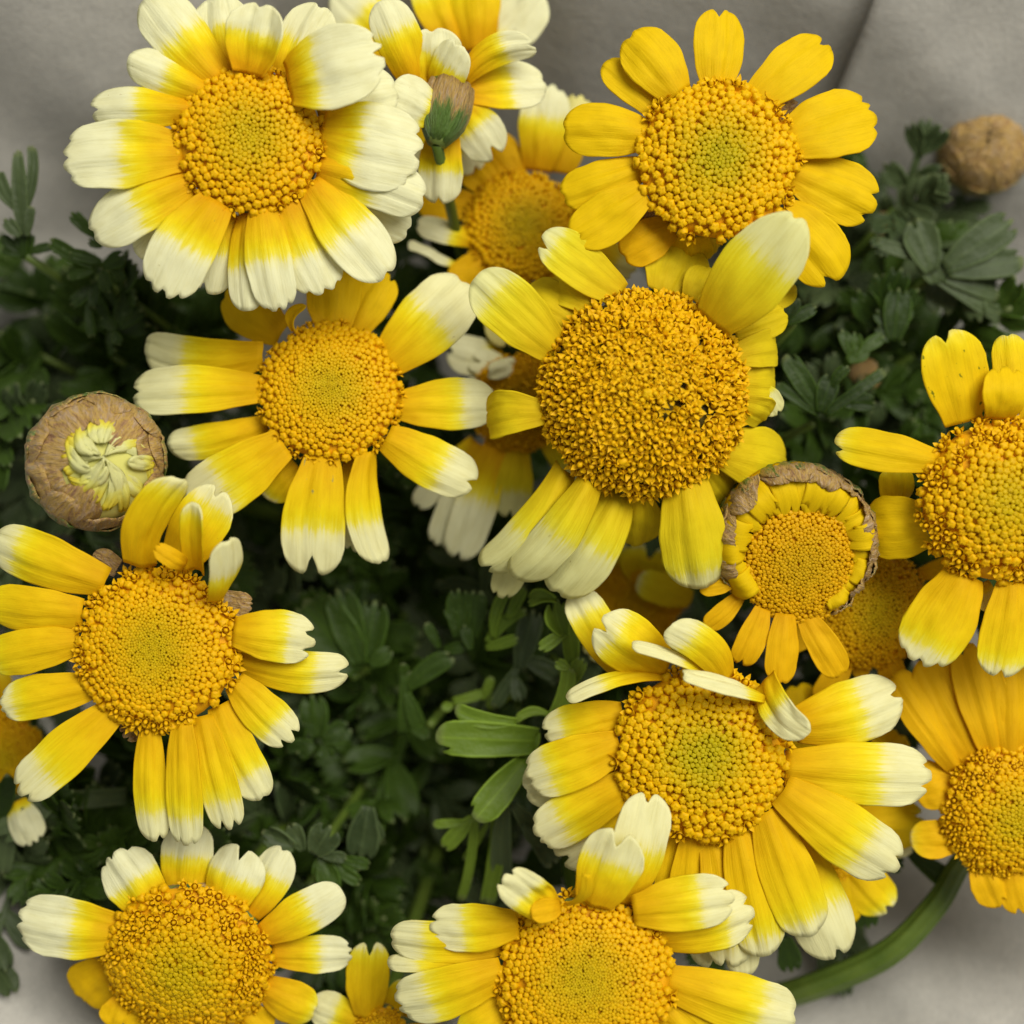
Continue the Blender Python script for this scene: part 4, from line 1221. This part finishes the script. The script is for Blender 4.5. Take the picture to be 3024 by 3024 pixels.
px_leaf(g2, 'Y1', -470, [(1460, 660, 1540, 350, 130, 0, 0, {}), (1480, 600, 1690, 700, 100, 0, -20, dict(teeth=T1)), (1460, 640, 1330, 860, 70, 0, -20, {}), (1440, 700, 1470, 830, 80, 0, 10, dict(teeth=T2))], 'leaf_grey')
g3 = px_sprig('upright lobed green leaf in the dark gap under the drooping cream petals', 'Y1', 1000, 950, -560, 203)
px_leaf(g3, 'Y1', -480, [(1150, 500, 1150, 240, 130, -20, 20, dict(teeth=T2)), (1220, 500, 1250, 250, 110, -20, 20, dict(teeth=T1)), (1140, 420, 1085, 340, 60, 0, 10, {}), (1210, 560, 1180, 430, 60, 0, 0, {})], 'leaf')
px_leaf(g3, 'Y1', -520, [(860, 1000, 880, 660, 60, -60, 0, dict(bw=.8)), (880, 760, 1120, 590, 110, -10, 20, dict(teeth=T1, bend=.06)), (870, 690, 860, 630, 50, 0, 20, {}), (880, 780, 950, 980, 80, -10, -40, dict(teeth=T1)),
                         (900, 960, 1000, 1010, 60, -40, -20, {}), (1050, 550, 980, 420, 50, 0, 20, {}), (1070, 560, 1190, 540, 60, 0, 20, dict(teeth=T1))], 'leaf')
px_leaf(g3, 'Y1', -560, [(1120, 830, 1300, 780, 50, 0, 0, dict(bw=.8)), (1280, 820, 1320, 700, 50, 0, 20, {}), (1300, 860, 1440, 740, 80, 0, 0, {}), (1120, 850, 1060, 860, 50, 0, 10, {})], 'leaf_bright')
g4 = px_sprig('broad dark toothed leaf in the shade right of the toothed cream tips', 'Y1', 600, 700, -650, 204)
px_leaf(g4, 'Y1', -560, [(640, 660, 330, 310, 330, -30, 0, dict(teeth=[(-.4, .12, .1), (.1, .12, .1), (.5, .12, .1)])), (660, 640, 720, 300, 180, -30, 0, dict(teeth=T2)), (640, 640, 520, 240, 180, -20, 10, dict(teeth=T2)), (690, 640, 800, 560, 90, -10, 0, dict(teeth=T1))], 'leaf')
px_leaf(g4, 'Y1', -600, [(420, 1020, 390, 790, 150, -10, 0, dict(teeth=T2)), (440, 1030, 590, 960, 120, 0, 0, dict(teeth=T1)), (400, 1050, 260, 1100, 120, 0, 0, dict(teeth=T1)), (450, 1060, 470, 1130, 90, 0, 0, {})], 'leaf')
g5 = px_sprig('pale grey green leaf edge above the short white tipped daisy', 'Y1', 430, 1600, -420, 205)
px_leaf(g5, 'Y1', -330, [(300, 1580, 130, 1500, 110, 0, 20, dict(cup=.25)), (340, 1600, 280, 1460, 90, 0, 20, dict(teeth=T1)), (400, 1620, 490, 1470, 170, 0, 20, dict(teeth=T2)), (430, 1620, 570, 1640, 60, 0, 0, {})], 'leaf_grey')
px_leaf(g5, 'Y1', -360, [(440, 1620, 500, 1830, 120, 0, 10, {}), (420, 1640, 410, 1740, 50, 0, 0, {}), (470, 1640, 640, 1700, 60, 0, 0, {}), (480, 1660, 640, 1770, 70, 0, 0, dict(teeth=T1)), (560, 1640, 690, 1680, 60, 0, 0, {})], 'leaf')
px_leaf(g5, 'Y1', -430, [(680, 1370, 640, 1650, 170, 0, -40, dict(teeth=T2)), (660, 1380, 740, 1560, 90, 0, -40, {})], 'leaf_grey')
# jagged grey leaf, right
g6 = px_sprig('large jagged grey green leaf spreading onto the grey paper', 'Z5', 1330, 1080, -620, 206)
px_leaf(g6, 'Z5', -520, [(1320, 1060, 1225, 785, 190, 0, 10, dict(teeth=T1, tipw=.7)), (1380, 1040, 1745, 790, 190, 0, 10, dict(teeth=T2)), (1400, 1060, 1795, 1000, 150, 0, 0, dict(teeth=[(.5, .3, .12)])),
                         (1400, 1080, 1750, 1050, 90, -10, -20, {}), (1380, 1100, 1670, 1190, 70, -10, -40, {}), (1300, 1000, 1020, 905, 70, -10, 0, {}), (1340, 1100, 1700, 1310, 80, -20, -60, {}), (1340, 1120, 1300, 940, 160, -20, -10, {})], 'leaf_grey')
g7 = px_sprig('lobed green leaf with curled tip right of the frayed dome', 'Z5', 700, 1850, -420, 207)
px_leaf(g7, 'Z5', -330, [(740, 1780, 560, 1490, 110, -10, 20, dict(teeth=[(-.5, .5, .14)])), (690, 1700, 640, 1590, 60, 0, 10, {}), (730, 1800, 510, 1640, 60, -10, 0, {}), (740, 1790, 800, 1590, 110, 0, 10, {}),
                         (800, 1660, 890, 1550, 60, 10, 30, dict(bend=.1)), (760, 1800, 1080, 1570, 60, -10, 0, dict(bw=.8)), (830, 1730, 1030, 1740, 100, -10, 0, dict(teeth=T2))], 'leaf')
px_leaf(g7, 'Z5', -420, [(900, 1500, 850, 1360, 60, 0, 10, {}), (910, 1500, 920, 1370, 90, 0, 10, dict(teeth=T2)), (930, 1480, 1070, 1390, 70, 0, 0, {}), (880, 1520, 990, 1460, 90, 0, 0, dict(teeth=T1))], 'leaf')
px_leaf(g7, 'Z5', -480, [(1120, 1420, 1150, 1140, 150, 0, 20, dict(teeth=T2, tipw=.7)), (1110, 1340, 1030, 1260, 90, 0, 0, {}), (1140, 1340, 1210, 1240, 80, 0, 0, {}), (1100, 1420, 1040, 1340, 80, 0, 0, {})], 'leaf')
g8 = px_sprig('green leaf tips showing beside the tall cream tipped petal', 'Z5', 600, 1330, -320, 208)
px_leaf(g8, 'Z5', -260, [(540, 1330, 620, 1190, 90, 0, 10, dict(teeth=T1)), (560, 1330, 720, 1240, 70, 0, 0, {}), (540, 1350, 500, 1240, 80, 0, 0, {})], 'leaf')
g9 = px_sprig('slim upright forked leaf against grey paper, left of the white and gold daisy', 'Y5', 160, 760, -420, 209)
px_leaf(g9, 'Y5', -360, [(150, 640, 115, 90, 100, -20, 0, dict(bw=.4, pk=.45, tipw=.5)), (150, 500, 200, 65, 70, -10, 0, dict(bend=-.08)), (120, 480, -10, 230, 90, -10, -10, dict(bend=.08)), (170, 640, 200, 450, 60, -10, 0, {}), (130, 640, 30, 530, 80, 0, 10, {})], 'leaf_grey')
px_leaf(g9, 'Y5', -420, [(150, 780, 130, 530, 90, 0, 30, dict(teeth=T1)), (140, 740, 0, 640, 70, 0, 10, {}), (160, 760, 200, 620, 70, 0, 10, {}), (140, 760, 10, 720, 70, 0, 0, {}), (170, 740, 330, 700, 60, 0, 0, {})], 'leaf')
g10 = px_sprig('cluster of narrow lobed leaves under the left petals of the white and gold daisy', 'Y5', 620, 900, -480, 210)
px_leaf(g10, 'Y5', -380, [(640, 800, 440, 745, 80, 0, 10, {}), (660, 830, 800, 760, 110, 0, 20, {}), (650, 860, 690, 1000, 90, 0, 10, {}), (720, 840, 790, 930, 70, 0, 0, {}), (600, 840, 310, 670, 90, 0, 0, dict(teeth=T1)), (600, 860, 430, 900, 60, 0, 0, {}),
                          (650, 700, 560, 660, 70, 10, 20, {}), (600, 640, 450, 490, 80, 0, 20, {})], 'leaf')
px_leaf(g10, 'Y5', -440, [(610, 930, 590, 1100, 80, 0, 20, {}), (590, 960, 450, 1080, 90, 0, 10, {}), (560, 1060, 580, 1280, 60, 0, 0, dict(teeth=T1)), (740, 1200, 840, 1000, 120, 0, 0, dict(teeth=T2)), (760, 1220, 910, 1090, 90, 0, 0, {}), (740, 1230, 640, 1160, 80, 0, 0, {}),
                          (720, 1240, 760, 1330, 70, 0, 0, {})], 'leaf')
g11 = px_sprig('dark leaf fringe hanging over the arching stem', 'Z7', 1330, 1330, -470, 211)
px_leaf(g11, 'Z7', -430, [(1310, 1250, 1350, 1450, 90, 0, -30, dict(teeth=T2)), (1400, 1180, 1480, 1220, 70, 0, 0, {}), (1040, 1480, 1060, 1610, 90, 0, -40, dict(teeth=T2)), (1500, 1160, 1690, 1300, 80, -10, -30, dict(teeth=T2))], 'leaf')
g12 = px_sprig('thick leaf stalk crossing the lower left edge above the pale paper', 'Z6', 60, 1700, -520, 212)
px_leaf(g12, 'Z6', -430, [(600, 1530, 120, 1560, 90, -120, 0, dict(bw=.9, rc=.1)), (220, 1550, -60, 1700, 200, 0, 30, dict(bw=.6)), (60, 1600, -20, 1500, 130, 0, 20, {}), (220, 1560, 200, 1700, 140, -20, -60, {}), (60, 1640, 10, 1900, 90, 0, -60, {})], 'leaf_grey')

def fill_label(x, y):
    if x < 700 and y < 1500:
        return 'dark leafy sprig above the brown bud, below the white and gold daisy', 'sprigs above the brown bud'
    if x < 700 and y < 2100:
        return 'dark leafy sprig in the shadow between the brown bud and the toothed cream tipped daisy', 'sprigs behind the brown bud'
    if x < 700:
        return 'dark leafy sprig above the daisy that overhangs the pale paper corner', 'sprigs above the lowest left daisy'
    if x > 2250 and y < 800:
        return 'leafy sprig between the plain yellow daisy and the tan bud', 'sprigs beside the tan bud'
    if x > 2600 and 1600 < y < 1900:
        return 'leafy sprig between the high domed daisy and the fan of golden petals', 'sprigs under the high domed daisy'
    if x > 2250 and y < 1600:
        return 'dark leafy sprig between the frayed dome and the high domed daisy', 'sprigs right of the frayed dome'
    if x > 2000 and y > 2300:
        return 'small dark leafy sprig under the daisies beside the arching stem', 'sprigs beside the arching stem'
    if y < 1300:
        return 'leafy sprig hardly visible under the blurred golden daisy', 'sprigs under the blurred golden daisy'
    if x > 1600:
        return 'leafy sprig shaded under the half open bud and the many petalled daisy', 'sprigs under the half open bud'
    if y < 1700:
        return 'dark leafy sprig below the two toned daisy with the forked petal', 'sprigs below the two toned daisy'
    if y < 2350:
        return 'dark leafy sprig in the shaded gap left of the fresh green leaf', 'sprigs in the shaded gap'
    return 'dark leafy sprig between the lowest daisies and the small forked daisy', 'sprigs between the lowest daisies'
fills = [  # x, y, z, n, L, lean
    (120, 1050, -700, 8, 330, (-.3, .1)), (330, 1120, -760, 8, 320, (-.1, 0)), (60, 1350, -760, 8, 340, (-.3, -.1)), (330, 1050, -620, 7, 260, (0, .2)), (520, 1050, -800, 7, 320, (0, 0)), (120, 1250, -900, 8, 360, (-.2, 0)),
    (200, 1620, -820, 7, 330, (0, 0)), (560, 1560, -860, 7, 300, (0, 0)), (760, 1640, -900, 8, 330, (0, 0)), (960, 1780, -820, 9, 330, (0, 0)), (1180, 1820, -780, 9, 330, (0, 0)), (1020, 2020, -820, 9, 340, (0, 0)),
    (1250, 2050, -800, 9, 330, (0, 0)), (920, 2230, -760, 9, 320, (0, 0)), (1150, 2280, -950, 8, 340, (0, 0)), (1330, 2250, -760, 8, 320, (0, 0)), (830, 2420, -720, 8, 320, (0, 0)), (1010, 2450, -760, 8, 320, (0, 0)),
    (1250, 2530, -850, 8, 330, (0, 0)), (1100, 2700, -950, 8, 340, (0, 0)), (1500, 1850, -700, 8, 300, (0, 0)), (1430, 1640, -820, 7, 300, (0, 0)), (1250, 1600, -820, 7, 300, (0, 0)), (200, 2450, -780, 7, 330, (-.1, 0)),
    (500, 2420, -820, 7, 330, (0, 0)), (2480, 900, -760, 8, 320, (.1, .1)), (2650, 700, -720, 8, 260, (.2, .2)), (2700, 1050, -760, 8, 300, (.2, 0)), (2500, 1150, -700, 8, 290, (.1, 0)), (2600, 1300, -760, 8, 320, (.1, 0)),
    (2780, 1250, -820, 7, 300, (.1, 0)), (2450, 1450, -800, 7, 300, (0, 0)), (2400, 750, -900, 6, 300, (0, 0)), (1250, 1000, -900, 6, 300, (0, 0)), (1350, 850, -950, 6, 300, (0, 0)), (2150, 800, -900, 6, 300, (0, 0)),
    (2500, 2000, -800, 6, 280, (0, 0)), (2200, 2650, -780, 6, 260, (0, 0)), (2450, 2600, -800, 5, 240, (.1, -.1)), (1750, 1950, -900, 6, 300, (0, 0)), (700, 2750, -900, 6, 300, (0, 0)), (900, 2850, -950, 6, 300, (0, 0)),
    (130, 2480, -420, 7, 300, (-.1, 0)), (330, 2560, -460, 7, 260, (0, 0)), (40, 2620, -440, 7, 260, (-.1, .1)), (250, 2400, -560, 7, 300, (0, 0)), (480, 2520, -520, 6, 260, (0, 0)), (1420, 2780, -600, 6, 260, (0, 0)), (960, 2800, -520, 7, 260, (0, 0)), (880, 2650, -600, 6, 260, (0, 0)),
    (2050, 1750, -900, 6, 280, (0, 0)), (2830, 1760, -560, 6, 260, (0, 0)), (2660, 1800, -600, 6, 240, (0, 0)), (2420, 2030, -620, 6, 240, (0, 0)), (2950, 1650, -640, 6, 260, (0, 0)), (1180, 1260, -700, 6, 260, (0, 0)), (2640, 620, -600, 7, 200, (.1, .3)), (1300, 2900, -900, 6, 300, (0, 0)), (2480, 300, -800, 4, 240, (.1, .2)),
]
for i, (x, y, z, n, L, lean) in enumerate(fills):
    lab, grp = fill_label(x, y)
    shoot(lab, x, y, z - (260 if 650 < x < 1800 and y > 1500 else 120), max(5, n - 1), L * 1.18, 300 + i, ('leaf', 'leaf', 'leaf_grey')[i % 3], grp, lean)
